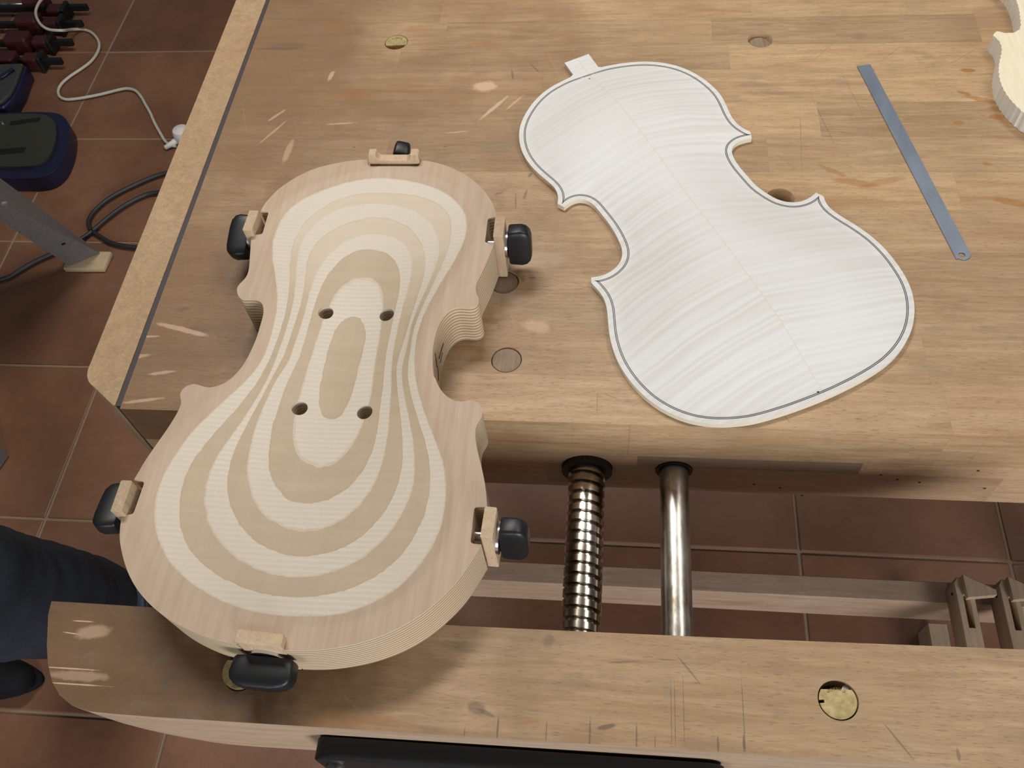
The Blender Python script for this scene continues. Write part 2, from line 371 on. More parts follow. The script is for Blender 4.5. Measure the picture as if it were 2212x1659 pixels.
M['spruce'] = wood('sawn_spruce', (0.70, 0.62, 0.455), (0.74, 0.665, 0.51), 'y', (), 0.6, 0.0, 0.25, 0.03, 0.0)
M['spruceedge'] = wood('sawn_spruce_edge', (0.66, 0.63, 0.555), (0.75, 0.72, 0.65), 'z', (), 0.65, 0.1, 0.2, 0.03, 0.0)


# ------------------------------------------------------------------ object helpers
def tag(o, label=None, cat=None, group=None, kind=None):
    if label: o['label'] = label
    if cat: o['category'] = cat
    if group: o['group'] = group
    if kind: o['kind'] = kind
    return o


def empty(name, x, y, z, label, cat, group=None, kind=None):
    o = bpy.data.objects.new(name, None); COL.objects.link(o)
    o.location = V(x, y, z); o.empty_display_size = 0.02
    return tag(o, label, cat, group, kind)


def origin_of(o):
    p = Vector((0, 0, 0))
    while o is not None:
        p += o.location; o = o.parent
    return p


def mobj(name, verts, faces, mats, parent=None, loc=None, smooth=False, fmat=None, world=True):
    """mesh from millimetre coordinates; loc = origin of the object (mm)"""
    base = origin_of(parent) if parent is not None else Vector((0, 0, 0))
    org = V(*loc) if loc is not None else (base if parent is not None else Vector((0, 0, 0)))
    me = bpy.data.meshes.new(name)
    me.from_pydata([tuple(V(*v) - org) for v in verts], [], faces)
    if not isinstance(mats, (list, tuple)): mats = [mats]
    for mt in mats: me.materials.append(mt)
    if fmat is not None: me.polygons.foreach_set('material_index', fmat)
    if smooth is True: me.polygons.foreach_set('use_smooth', [True] * len(me.polygons))
    elif smooth: me.polygons.foreach_set('use_smooth', smooth)
    bm = bmesh.new(); bm.from_mesh(me)
    bmesh.ops.recalc_face_normals(bm, faces=bm.faces)
    bm.to_mesh(me); bm.free(); me.update()
    o = bpy.data.objects.new(name, me); COL.objects.link(o)
    o.parent = parent
    o.location = org - base
    return o


def bevel(o, w, seg=2, angle=40):
    b = o.modifiers.new('edge_rounding', 'BEVEL'); b.width = w / 1000.0; b.segments = seg
    b.limit_method = 'ANGLE'; b.angle_limit = math.radians(angle)
    return o


def box_vf(x0, x1, y0, y1, z0, z1):
    v = [(x0, y0, z0), (x1, y0, z0), (x1, y1, z0), (x0, y1, z0), (x0, y0, z1), (x1, y0, z1), (x1, y1, z1), (x0, y1, z1)]
    return v, [(0, 3, 2, 1), (4, 5, 6, 7), (0, 1, 5, 4), (1, 2, 6, 5), (2, 3, 7, 6), (3, 0, 4, 7)]


def box(name, x0, x1, y0, y1, z0, z1, mat, parent=None, bev=0.0, centre=True):
    v, f = box_vf(x0, x1, y0, y1, z0, z1)
    o = mobj(name, v, f, mat, parent, loc=((x0 + x1) / 2, (y0 + y1) / 2, z0) if centre else None)
    if bev: bevel(o, bev)
    return o


def circle(cx, cy, r, n=32):
    return [(cx + r * math.cos(2 * math.pi * i / n), cy + r * math.sin(2 * math.pi * i / n)) for i in range(n)]


_poly = {}


def inside(poly, x, y):
    k = id(poly)
    if k not in _poly or _poly[k][0] is not poly:
        a = np.array(poly, float); b = np.roll(a, 1, 0)
        with np.errstate(divide='ignore', invalid='ignore'):
            sl = (b[:, 0] - a[:, 0]) / (b[:, 1] - a[:, 1])
        _poly[k] = (poly, a, b, sl)
    _, a, b, sl = _poly[k]
    c = (a[:, 1] > y) != (b[:, 1] > y)
    if not c.any(): return False
    return bool(np.count_nonzero(x < sl[c] * (y - a[c, 1]) + a[c, 0]) & 1)


def cdt(outline, holes=(), extra=(), loops=()):
    """constrained triangulation of an outline with holes; returns points, triangles and where the loops' points went"""
    pts = []; edges = []
    for lp in [outline, *holes, *loops]:
        s = len(pts); n = len(lp); pts += [Vector(p) for p in lp]
        edges += [(s + i, s + (i + 1) % n) for i in range(n)]
    pts += [Vector(p) for p in extra]
    vo, eo, fo, ov, _, _ = delaunay_2d_cdt(pts, edges, [], 0, 1e-5)
    back = {}
    for i, l in enumerate(ov):
        for k in l: back[k] = i
    tri = []
    for fc in fo:
        cx = sum(vo[i][0] for i in fc) / len(fc); cy = sum(vo[i][1] for i in fc) / len(fc)
        if inside(outline, cx, cy) and not any(inside(h, cx, cy) for h in holes): tri.append(tuple(fc))
    return [(p[0], p[1]) for p in vo], tri, back


def solid(name, outline, z0, z1, mats, parent=None, holes=(), loc=None, zfun=None, extra=(), loops=(), side_mat=0, smooth_top=False, levels=None, hole_mat=None):
    """a slab with any outline, holes right through, an optional carved top surface and optional side levels
    levels: list of (z, function(x, y) -> (x, y)) for the side walls from the top down"""
    P, T, back = cdt(outline, holes, extra, loops)
    verts = []; faces = []; fm = []; sm = []
    for (x, y) in P: verts.append((x, y, zfun(x, y) if zfun else z1))
    for tr in T: faces.append(tr); fm.append(0); sm.append(bool(smooth_top))
    lv = levels or [(z1, None), (z0, None)]
    lastf = lv[-1][1]
    nb = len(verts)
    for (x, y) in P:
        if lastf: x, y = lastf(x, y)
        verts.append((x, y, z0))
    for tr in T: faces.append(tuple(nb + i for i in reversed(tr))); fm.append(side_mat); sm.append(False)
    off = 0
    for li, lp in enumerate([outline, *holes]):
        n = len(lp); idx = [back[off + i] for i in range(n)]; off += n
        rings = [idx]
        if li == 0:
            for (z, fn) in lv[1:-1]:
                s = len(verts)
                for i in idx:
                    x, y = P[i]
                    if fn: x, y = fn(x, y)
                    verts.append((x, y, z))
                rings.append(list(range(s, s + n)))
        rings.append([nb + i for i in idx])
        for a, b in zip(rings[:-1], rings[1:]):
            for i in range(n):
                j = (i + 1) % n
                faces.append((a[i], a[j], b[j], b[i]))
                fm.append(side_mat if li == 0 or hole_mat is None else hole_mat); sm.append(True)
    return mobj(name, verts, faces, mats, parent, loc=loc, fmat=fm, smooth=sm)


def sharp(o, ang=35):
    o.data.set_sharp_from_angle(angle=math.radians(ang))
    return o


def tube(name, path, r, mat, parent=None, n=10, loc=None, close_ends=True):
    P = [np.array(p, float) for p in path]; rr = r if isinstance(r, (list, tuple)) else [r] * len(P)
    verts = []; faces = []
    T = [P[min(i + 1, len(P) - 1)] - P[max(i - 1, 0)] for i in range(len(P))]
    ref = np.array([0, 0, 1.0])
    if abs(T[0] @ ref) > 0.9 * np.linalg.norm(T[0]): ref = np.array([1.0, 0, 0])
    nrm = None
    for p, tt, q in zip(P, T, rr):
        tt = tt / np.linalg.norm(tt)
        a = np.cross(tt, ref) if nrm is None else nrm - tt * (nrm @ tt)
        a /= np.linalg.norm(a); nrm = a; b = np.cross(tt, a)
        for k in range(n):
            w = 2 * math.pi * k / n
            verts.append(tuple(p + q * (a * math.cos(w) + b * math.sin(w))))
    for i in range(len(P) - 1):
        for k in range(n):
            faces.append((i * n + k, i * n + (k + 1) % n, (i + 1) * n + (k + 1) % n, (i + 1) * n + k))
    sm = [True] * len(faces)
    if close_ends:
        faces.append(tuple(range(n))); faces.append(tuple((len(P) - 1) * n + k for k in range(n))); sm += [False, False]
    return mobj(name, verts, faces, mat, parent, loc=loc, smooth=sm)


def lathe(name, prof, c, axis, mat, parent=None, n=40, loc=None):
    """prof: (radius, distance along axis); axis a unit vector"""
    a = np.array(axis, float); a /= np.linalg.norm(a)
    e = np.cross(a, [0, 0, 1.0]) if abs(a[2]) < 0.9 else np.array([1.0, 0, 0])
    e /= np.linalg.norm(e); g = np.cross(a, e); c = np.array(c, float)
    verts = []; faces = []
    for (r, h) in prof:
        for k in range(n):
            w = 2 * math.pi * k / n
            verts.append(tuple(c + a * h + r * (e * math.cos(w) + g * math.sin(w))))
    for i in range(len(prof) - 1):
        for k in range(n):
            faces.append((i * n + k, i * n + (k + 1) % n, (i + 1) * n + (k + 1) % n, (i + 1) * n + k))
    faces.append(tuple(range(n))); faces.append(tuple((len(prof) - 1) * n + k for k in range(n)))
    return sharp(mobj(name, verts, faces, mat, parent, loc=loc, smooth=True))


def catmull(P, closed=True, step=2.0):
    P = [np.array(p, float) for p in P]; n = len(P); out = []
    rng = range(n if closed else n - 1)
    for i in rng:
        if closed: p0, p1, p2, p3 = P[(i - 1) % n], P[i], P[(i + 1) % n], P[(i + 2) % n]
        else: p0, p1, p2, p3 = P[max(i - 1, 0)], P[i], P[i + 1], P[min(i + 2, n - 1)]
        k = max(1, int(np.linalg.norm(p2 - p1) / step))
        # centripetal
        t0 = 0; t1 = t0 + max(np.linalg.norm(p1 - p0), 1e-6) ** .5; t2 = t1 + max(np.linalg.norm(p2 - p1), 1e-6) ** .5; t3 = t2 + max(np.linalg.norm(p3 - p2), 1e-6) ** .5
        for j in range(k):
            tt = t1 + (t2 - t1) * j / k
            A1 = (t1 - tt) / (t1 - t0) * p0 + (tt - t0) / (t1 - t0) * p1
            A2 = (t2 - tt) / (t2 - t1) * p1 + (tt - t1) / (t2 - t1) * p2
            A3 = (t3 - tt) / (t3 - t2) * p2 + (tt - t2) / (t3 - t2) * p3
            B1 = (t2 - tt) / (t2 - t0) * A1 + (tt - t0) / (t2 - t0) * A2
            B2 = (t3 - tt) / (t3 - t1) * A2 + (tt - t1) / (t3 - t1) * A3
            out.append((t2 - tt) / (t2 - t1) * B1 + (tt - t1) / (t2 - t1) * B2)
    if not closed: out.append(P[-1])
    return np.array(out)


def smooth_open(P, it=6):
    P = np.array(P, float)
    for _ in range(it):
        P[1:-1] = 0.25 * P[:-2] + 0.5 * P[1:-1] + 0.25 * P[2:]
    return P


def smooth_closed(P, it=6):
    P = np.array(P, float)
    for _ in range(it):
        P = 0.25 * np.roll(P, 1, 0) + 0.5 * P + 0.25 * np.roll(P, -1, 0)
    return P


def seg_dist(P, x, y):
    a = P; b = np.roll(P, -1, 0); ab = b - a
    d = np.array([x, y]) - a
    tt = np.clip((d * ab).sum(1) / np.maximum((ab ** 2).sum(1), 1e-12), 0, 1)
    e = d - ab * tt[:, None]
    return float(np.sqrt((e ** 2).sum(1).min()))


def crop(ox, oy, s, L): return [(ox + s * x, oy + s * y) for x, y in L]


def copy_tree(o, parent=None):
    c = o.copy(); COL.objects.link(c); c.parent = parent
    for ch in list(o.children): copy_tree(ch, c)
    return c


# ================================================================== the setting: tiled floor
floor = box('floor', -2191, 1865, -679, 3065, FLOOR - 30, FLOOR - 3.4, M['grout'])
tag(floor, 'terracotta tiled workshop floor with pale grout lines', 'floor', kind='structure')
TS = 312.0
tv, tf = box_vf(-TS / 2 + 2.3, TS / 2 - 2.3, -TS / 2 + 2.3, TS / 2 - 2.3, -14, 0)
tile_me = None
for k in range(-8, 5):
    for j in range(-3, 9):
        cx = 305 + TS * (k + 0.5); cy = 257 + TS * (j + 0.5)
        if tile_me is None:
            o = mobj('tile', [(v[0] + cx, v[1] + cy, v[2] + FLOOR) for v in tv], tf, M['tile'], floor, loc=(cx, cy, FLOOR))
            bevel(o, 2.0, 2); tile_me = o
        else:
            o = tile_me.copy(); COL.objects.link(o)
            o.location = V(cx, cy, FLOOR) - floor.location
        o.location.z += random.uniform(-0.0010, 0.0) + (0.0022 if (j == 1 and k > -4) else 0.0) - 0.0012
        o.rotation_euler = (random.uniform(-.002, .002), random.uniform(-.002, .002), 0)

# ================================================================== workbench
bench = empty('workbench', -340, 300, FLOOR, 'heavy laminated beech workbench with scratched stained top and dark inlaid end strip', 'workbench')
YB = [290, 326, 362, 398, 436, 476, 514, 552, 592, 633, 665, 702, 740, 778, 816, 854, 892]
XL, XR = -324.0, 640.0
DOGS = [(-193.2, 675.1), (121.7, 671.4), (123.5, 486.5), (-67.0, 337.3), (-74.0, 404.0)]
HOLE_R = 10.4
cuts = {9: [-187, 95, 330], 3: [-80, 190, 460], 4: [-250, 60, 300], 5: [10, 250, 520], 8: [-60, 210, 430], 10: [-150, 82, 300], 7: [-20, 160, 420], 6: [-180, 118, 380]}
for i in range(len(YB) - 1):
    y0, y1 = YB[i], YB[i + 1]
    xs = [XL] + cuts.get(i, sorted([random.uniform(-230, -20), random.uniform(60, 240), random.uniform(330, 560)])) + [XR]
    for x0, x1 in zip(xs[:-1], xs[1:]):
        hs = []; oc = []
        th = 41 if i == 0 else 40
        for (hx, hy) in DOGS:
            if x0 < hx + HOLE_R and hx - HOLE_R < x1 and y0 < hy + HOLE_R and hy - HOLE_R < y1: hs.append((hx, hy))
        g = 0.02
        rect = [(x0 + g, y0 + g), (x1 - g, y0 + g), (x1 - g, y1 - g), (x0 + g, y1 - g)]
        loc = ((x0 + x1) / 2, (y0 + y1) / 2, -th)
        dz = random.uniform(-0.05, 0.0)
        v, f = box_vf(x0 + g, x1 - g, y0 + g, y1 - g, -th, dz)
        o = mobj('plank', v, f, M['bench'], bench, loc=loc)
        for (hx, hy) in hs:
            c = lathe('cutter', [(HOLE_R, -60), (HOLE_R, 10)], (hx, hy, 0), (0, 0, 1), M['bench'], None, 48)
            b = o.modifiers.new('hole', 'BOOLEAN'); b.object = c; b.operation = 'DIFFERENCE'; b.solver = 'EXACT'
            dg = bpy.context.evaluated_depsgraph_get()
            me = bpy.data.meshes.new_from_object(o.evaluated_get(dg))
            o.modifiers.clear(); o.data = me
            bpy.data.objects.remove(c)
# front rail below the first row of staves
def bore(o, cut):
    b = o.modifiers.new('hole', 'BOOLEAN'); b.object = cut; b.operation = 'DIFFERENCE'; b.solver = 'EXACT'
    dg = bpy.context.evaluated_depsgraph_get(); me = bpy.data.meshes.new_from_object(o.evaluated_get(dg))
    o.modifiers.clear(); o.data = me; bpy.data.objects.remove(cut)


def rail(x0, x1, z0, z1):
    o = box('plank', x0, x1, 290.3, 326, z0, z1, M['raildark'] if (x0 == 22 and z1 > -50) else M['rail'], bench)
    for (hx, hz, hr) in ((-11.9, -61, 17.6), (47.3, -60, 12.6)):
        if x0 < hx + hr and hx - hr < x1 and z0 < hz + hr and hz - hr < z1:
            bore(o, lathe('cutter', [(hr, -20), (hr, 60)], (hx, 290, hz), (0, 1, 0), M['rail'], None, 48))
    return o



for x0, x1 in [(-324, -150), (-150, 22), (22, 168), (168, 420), (420, 640)]: rail(x0, x1 - .05, -56, -41.05)
for x0, x1 in [(-324, -40), (-40, 260), (260, 640)]: rail(x0, x1 - .05, -90, -56.05)
for (px, py) in ((1629, 1046), (1685, 1054), (1732, 1070), (1903, 1026), (1938, 1036), (1986, 1042), (2113, 1017), (2127, 1055)):
    d_ = ray(px, py); t_ = 290.2 / d_[1]
    lathe('worm_hole', [(1.0, 0.0), (0.8, 0.25)], (d_[0] * t_, 290.25, CAMH + d_[2] * t_), (0, -1, 0), M['inlay'], bench, 10)
# end cap board and black inlay strip
cap = [(-357.5, 892), (-357.5, 322)]
cap += [(-357.5 + 17 * (1 - math.cos(a)), 322 - 17 * math.sin(a)) for a in np.linspace(0.15, 1.05, 7)]
cap += [(-329.4, 292.4), (-328.2, 293), (-328.2, 892)]
o = solid('end_cap', cap, -90, 0, [M['endcap']], bench, loc=(-343, 600, -90)); sharp(o); bevel(o, 0.8, 2, 50)
box('inlay_strip', -328.0, -324.2, 292.6, 892, -90, -0.7, M['inlay'], bench)
# under frame: stretcher rail, sled foot, legs outside the view
box('stretcher', -310, 695, 424, 452, -715, -650, M['under'], bench, 1.0)
for x0 in (462, -330):
    box('foot', x0, x0 + 26, 300, 450, -850, -800, M['clampbar'], bench, 1.5)
for x0 in (640, -335):
    for y0 in (456, 760):
        box('leg', x0, x0 + 55, y0, y0 + 60, -850 if x0 > 0 else -800, -40.2, M['under'], bench, 1.5)

# ================================================================== bench dogs
def dog(x, y, ang, flat, top, label, notch=False, text=None, group='brass bench dogs'):
    """round brass dog in its hole: head cut flat on one side with a retaining shaft below"""
    e = empty('bench_dog', x, y, top - 45, label, 'bench dog', group)
    r = 9.7
    ca, sa = math.cos(ang), math.sin(ang)
    a0 = math.acos(flat / r); n = 44
    pts = [(r * math.cos(a0 + (2 * math.pi - 2 * a0) * i / n), r * math.sin(a0 + (2 * math.pi - 2 * a0) * i / n)) for i in range(n + 1)]
    if notch:
        q = []
        for (px, py) in pts:
            q.append((px, py))
        k = min(range(len(q)), key=lambda i: abs(math.atan2(q[i][1], q[i][0]) - math.pi / 2 * 1.06))
        bx, by = q[k]; ux, uy = -bx / r, -by / r
        q[k:k + 1] = [(bx - uy * .8, by + ux * .8), (bx - uy * .8 + ux * 2.6, by + ux * .8 + uy * 2.6), (bx + uy * .8 + ux * 2.6, by - ux * .8 + uy * 2.6), (bx + uy * .8, by - ux * .8)]
        pts = q
    pts = [(x + ca * a - sa * b, y + sa * a + ca * b) for a, b in pts]
    h = solid('head', pts, top - 14, top, [M['brass']], e); sharp(h); bevel(h, 0.5, 2, 50)
    lathe('shaft', [(r, -45), (r, -14.1)], (x, y, top), (0, 0, 1), M['brass'], e, 32)
    if text:
        for (s, rad, a_mid, up, size) in text:
            cu = bpy.data.curves.new('lettering', 'FONT'); cu.body = 'x'
            for i, ch in enumerate(s):
                w = a_mid + (i - (len(s) - 1) / 2) * (size * 0.80 / rad) * (-1 if up else 1)
                cu = bpy.data.curves.new('lettering', 'FONT'); cu.body = ch; cu.size = size / 1000.0; cu.align_x = 'CENTER'; cu.align_y = 'CENTER'; cu.extrude = 0.00006
                tmp = bpy.data.objects.new('tmp', cu); COL.objects.link(tmp)
                dg = bpy.context.evaluated_depsgraph_get()
                me = bpy.data.meshes.new_from_object(tmp.evaluated_get(dg)); bpy.data.objects.remove(tmp)
                me.materials.clear(); me.materials.append(M['brassmark'])
                lo = bpy.data.objects.new('letter', me); COL.objects.link(lo); lo.parent = e
                lo.location = V(x + rad * math.cos(w), y + rad * math.sin(w), top + 0.03) - e.location
                lo.rotation_euler = (0, 0, w - math.pi / 2 if up else w + math.pi / 2)
    return e


dog(-193.2, 675.1, math.radians(-88), 3.6, -0.6, 'brass bench dog beyond the violin shaped mould, its flat towards the vise', notch=False, text=[('CANADA', 6.6, math.radians(90), True, 2.2)])
dog(123.5, 486.5, math.radians(78), 4.2, -7.0, 'sunken brass bench dog half covered by the pale violin back')
JD1 = (124.3, 127.6); JD2 = (-197.5, 123.0)
dog(*JD1, math.radians(92), 5.6, -0.6, 'brass bench dog in the vise jaw on its own, with stamped lettering', notch=True, text=[('CANADA', 6.1, math.radians(96), False, 2.2)])
dog(*JD2, math.radians(92), 5.6, 3.0, 'brass bench dog in the vise jaw beside a black wing knob of the mould')
for (x, y, lab) in [(121.7, 671.4, 'dark round wooden dog in the bench hole near the steel strip'), (-67.0, 337.3, 'round wooden dog flush with the bench near its front edge'), (-74.0, 404.0, 'round wooden dog partly hidden under a clamp of the mould')]:
    o = lathe('wooden_dog', [(9.2, -30), (9.9, -2), (9.9, -1.6), (9.4, -0.9)], (x, y, -3.4 if y > 600 else 0.2), (0, 0, 1), M['dowel'], None, 40, loc=(x, y, -32))
    tag(o, lab, 'bench dog', 'wooden bench dogs')
o = solid('paper_chip', [(127.0, 133.6), (131.3, 133.8), (130.6, 136.6), (128.4, 136.0)], -4.2, -3.4, [M['chip']], None, loc=(129, 135, -4))
tag(o, 'tiny white wood chip lodged in the vise jaw dog hole', 'wood chip')
dshelf = None

# ================================================================== front vise
vise = empty('front_vise', 0, 200, -70, 'front vise with a long rounded wooden jaw, steel screw and guide rod', 'vise')
jo = [(-322.5, 157.0), (-321.5, 149), (-318.5, 140), (-315.5, 131), (-311, 121), (-305, 111.5), (-298, 104.5), (-289, 99.5), (-278, 97), (-264, 96.5), (-240, 96.3),
      (-155, 96.8), (26, 97.8), (215, 98.5), (240, 98.5), (254, 99), (265, 101.5), (274, 106.5), (281, 113.5), (287, 123), (292, 133), (295, 142), (298, 151), (299, 159.8), (223, 159.6), (60, 157), (-76, 155.7), (-200, 156), (-300, 157)]


def jshift(s):
    def fn(x, y):
        tx = min(1.0, max(0.0, (-150 - x) / 172.0)); tr = min(1.0, max(0.0, (x - 126) / 173.0))
        return (x + s * tx ** 0.7 - s * tr ** 0.7, y)
    return fn


JB = -66
lv = [(0, None), (-6, jshift(1)), (-16, jshift(4)), (-28, jshift(10)), (-40, jshift(19)), (-50, jshift(30)), (-58, jshift(42)), (-63, jshift(52)), (JB, jshift(58))]
jaw = solid('jaw', jo, JB, 0, [M['jaw'], M['jawside']], vise, side_mat=1, holes=[circle(*JD1, HOLE_R, 40), circle(*JD2, HOLE_R, 40)], levels=lv, loc=(0, 128, JB))
sharp(jaw, 35)
lathe('guide_rod', [(9.7, 0), (9.7, 185)], (47.3, 140, -60), (0, 1, 0), M['rod'], vise, 40)
o = lathe('rod_bush', [(12.4, 0), (12.4, 5), (10.2, 5), (10.2, 0)], (47.3, 289.2, -60), (0, 1, 0), M['holeblack'], vise, 40)
# screw with square thread
PITCH = 7.2; NS = 40; prof = [(0.0, 10.3), (0.30, 10.3), (0.36, 12.6), (0.94, 12.6), (1.0, 10.3)]
prof = prof[:-1]
PN = len(prof); turns = 31; y0s = 105.0
sv = []; sf = []
for j in range(turns * PN):
    k, mm_ = divmod(j, PN)
    for i in range(NS):
        w = 2 * math.pi * i / NS
        r = prof[mm_][1]
        sv.append((-11.9 + r * math.cos(w), y0s + PITCH * (k + prof[mm_][0] + i / NS), -61 + r * math.sin(w)))
for j in range(turns * PN):
    for i in range(NS):
        i2, j2 = (i + 1, j) if i < NS - 1 else (0, j + PN)
        if j2 + 1 < turns * PN and j + 1 < turns * PN:
            sf.append((j * NS + i, j2 * NS + i2, (j2 + 1) * NS + i2, (j + 1) * NS + i))
scr = mobj('screw', sv, sf, M['screw'], vise, smooth=True); sharp(scr, 40)
lathe('screw_flange', [(17.3, 0), (17.3, 4.0), (13.6, 4.0), (13.6, 0.4)], (-11.9, 286.6, -61), (0, 1, 0), M['holeblack'], vise, 48)
# black face plate on the front of the jaw
pl = [(-154 + 6 * (1 - math.cos(a)), -18 - 6 * (1 - math.sin(a))) for a in np.linspace(0, math.pi / 2, 6)]
pl += [(68 - 10 * (1 - math.sin(a)), -18 - 10 * (1 - math.cos(a))) for a in np.linspace(0, math.pi / 2, 6)] + [(68, -78), (-154, -78)]
pv = [(x, 84, z) for x, z in pl] + [(x, 96.2, z) for x, z in pl]; n = len(pl)
pf = [tuple(range(n)), tuple(range(2 * n - 1, n - 1, -1))] + [(i, (i + 1) % n, n + (i + 1) % n, n + i) for i in range(n)]
fp = mobj('face_plate', pv, pf, M['blacksteel'], vise); bevel(fp, 1.2, 2, 50)
lathe('plate_screw', [(6, 0), (6, 2), (4.4, 4.4)], (-144, 84, -34), (0, -1, 0), M['rod'], fp, 24)

# ================================================================== violin shaped carving mould
S1 = 0.135624
R = {1: (480, 290), 2: (760, 290), 3: (900, 430), 4: (900, 600), 5: (340, 560), 6: (200, 990), 7: (900, 1000), 8: (440, 1300)}


def Z(k, L): return crop(*R[k], S1, L)
def C5(L): return crop(480, 280, 0.31646, L)
def C6(L): return crop(200, 780, 0.44304, L)


# outline pieces between the clamp notches (photo pixels of the top edge), clockwise from the top notch
piece = []
piece.append(Z(2, [(1108, 415), (1200, 424), (1400, 468), (1600, 540), (1800, 640), (2000, 790), (2110, 905), (2200, 1030)]) + Z(3, [(1230, 110), (1262, 230), (1270, 285)]))
piece.append(Z(3, [(1235, 700), (1160, 890), (1080, 1080), (1000, 1240), (955, 1330), (932, 1410), (932, 1465), (958, 1530)]) +
             Z(4, [(1000, 310), (1015, 350), (1005, 405), (960, 462), (900, 497), (850, 500), (790, 480), (730, 463), (670, 460), (580, 480), (500, 530), (440, 592), (390, 665), (340, 780), (300, 900), (268, 1050), (252, 1200), (255, 1400), (275, 1600)]) +
             C6([(1665, 70), (1690, 130), (1730, 175), (1780, 199), (1820, 195), (1852, 185), (1885, 205), (1905, 240), (1904, 270), (1880, 292), (1866, 325), (1866, 370), (1875, 430), (1890, 490), (1906, 560), (1918, 640)]) + Z(7, [(1125, 700)]))
piece.append(Z(7, [(1030, 1300)]) + C6([(1860, 955), (1800, 1045), (1740, 1115), (1620, 1222), (1480, 1308), (1330, 1366), (1180, 1399), (1050, 1412)]) + Z(8, [(1290, 772)]))
piece.append(Z(8, [(520, 672), (400, 652), (200, 605), (0, 548)]) + C6([(390, 1270), (300, 1205), (222, 1120), (172, 1030), (142, 930), (131, 850)]) + Z(6, [(465, 905)]))
piece.append(Z(6, [(660, 340), (760, 170)]) + C6([(205, 580), (240, 512), (300, 422), (370, 322), (415, 248), (434, 205), (433, 183), (421, 165), (430, 142), (455, 122), (482, 109), (507, 110), (535, 124), (570, 130), (610, 122), (650, 103), (690, 74), (720, 38)]) +
             Z(5, [(1400, 1635), (1480, 1480), (1580, 1250), (1640, 1050), (1688, 880), (1694, 770), (1670, 692), (1620, 645), (1560, 620), (1490, 615), (1420, 632), (1360, 655), (1325, 650), (1300, 620), (1275, 560), (1259, 490), (1262, 430), (1284, 398), (1350, 360), (1410, 300), (1445, 230), (1460, 150), (1468, 40)]) + Z(1, [(465, 1605)]))
piece.append(Z(1, [(610, 1228), (660, 1130), (750, 1020), (900, 870), (1100, 730), (1300, 620), (1500, 540), (1700, 485), (1900, 445), (2100, 415)]) + Z(2, [(245, 402)]))
MP = [smooth_open(catmull([at(px, py, MOULD_H) for px, py in pc], False, 1.6), 5) for pc in piece]
# notches: the two inner corners after each piece (mm)
notch = [[(-84.9, 430.9), (-84.9, 408.6)], [(-71.9, 212.2), (-72.0, 190.4)], [(-163.1, 133.0), (-189.3, 133.4)], [(-269.0, 198.8), (-268.6, 219.8)], [(-243.0, 414.4), (-243.2, 435.6)], [(-178.2, 481.9), (-140.6, 481.9)]]
MO = []
for pc, nt in zip(MP, notch):
    MO += [tuple(p) for p in pc]
    (ax, ay), (bx, by) = nt
    # round the inner corners of the notch
    pin = np.array(pc[-1]); a = np.array([ax, ay]); b = np.array([bx, by])
    nxt = np.array(MP[(len([1 for q in MP[:]]) and [i for i, q in enumerate(MP) if q is pc][0] + 1) % 6][0])
    for c, f0, f1 in ((a, pin, b), (b, a, nxt)):
        d0 = (f0 - c) / np.linalg.norm(f0 - c); d1 = (f1 - c) / np.linalg.norm(f1 - c)
        for s in (0, .25, .5, .75, 1):
            rr = 2.0
            p = (1 - s) ** 2 * (c + d0 * rr) + 2 * s * (1 - s) * c + s ** 2 * (c + d1 * rr)
            MO.append(tuple(p))
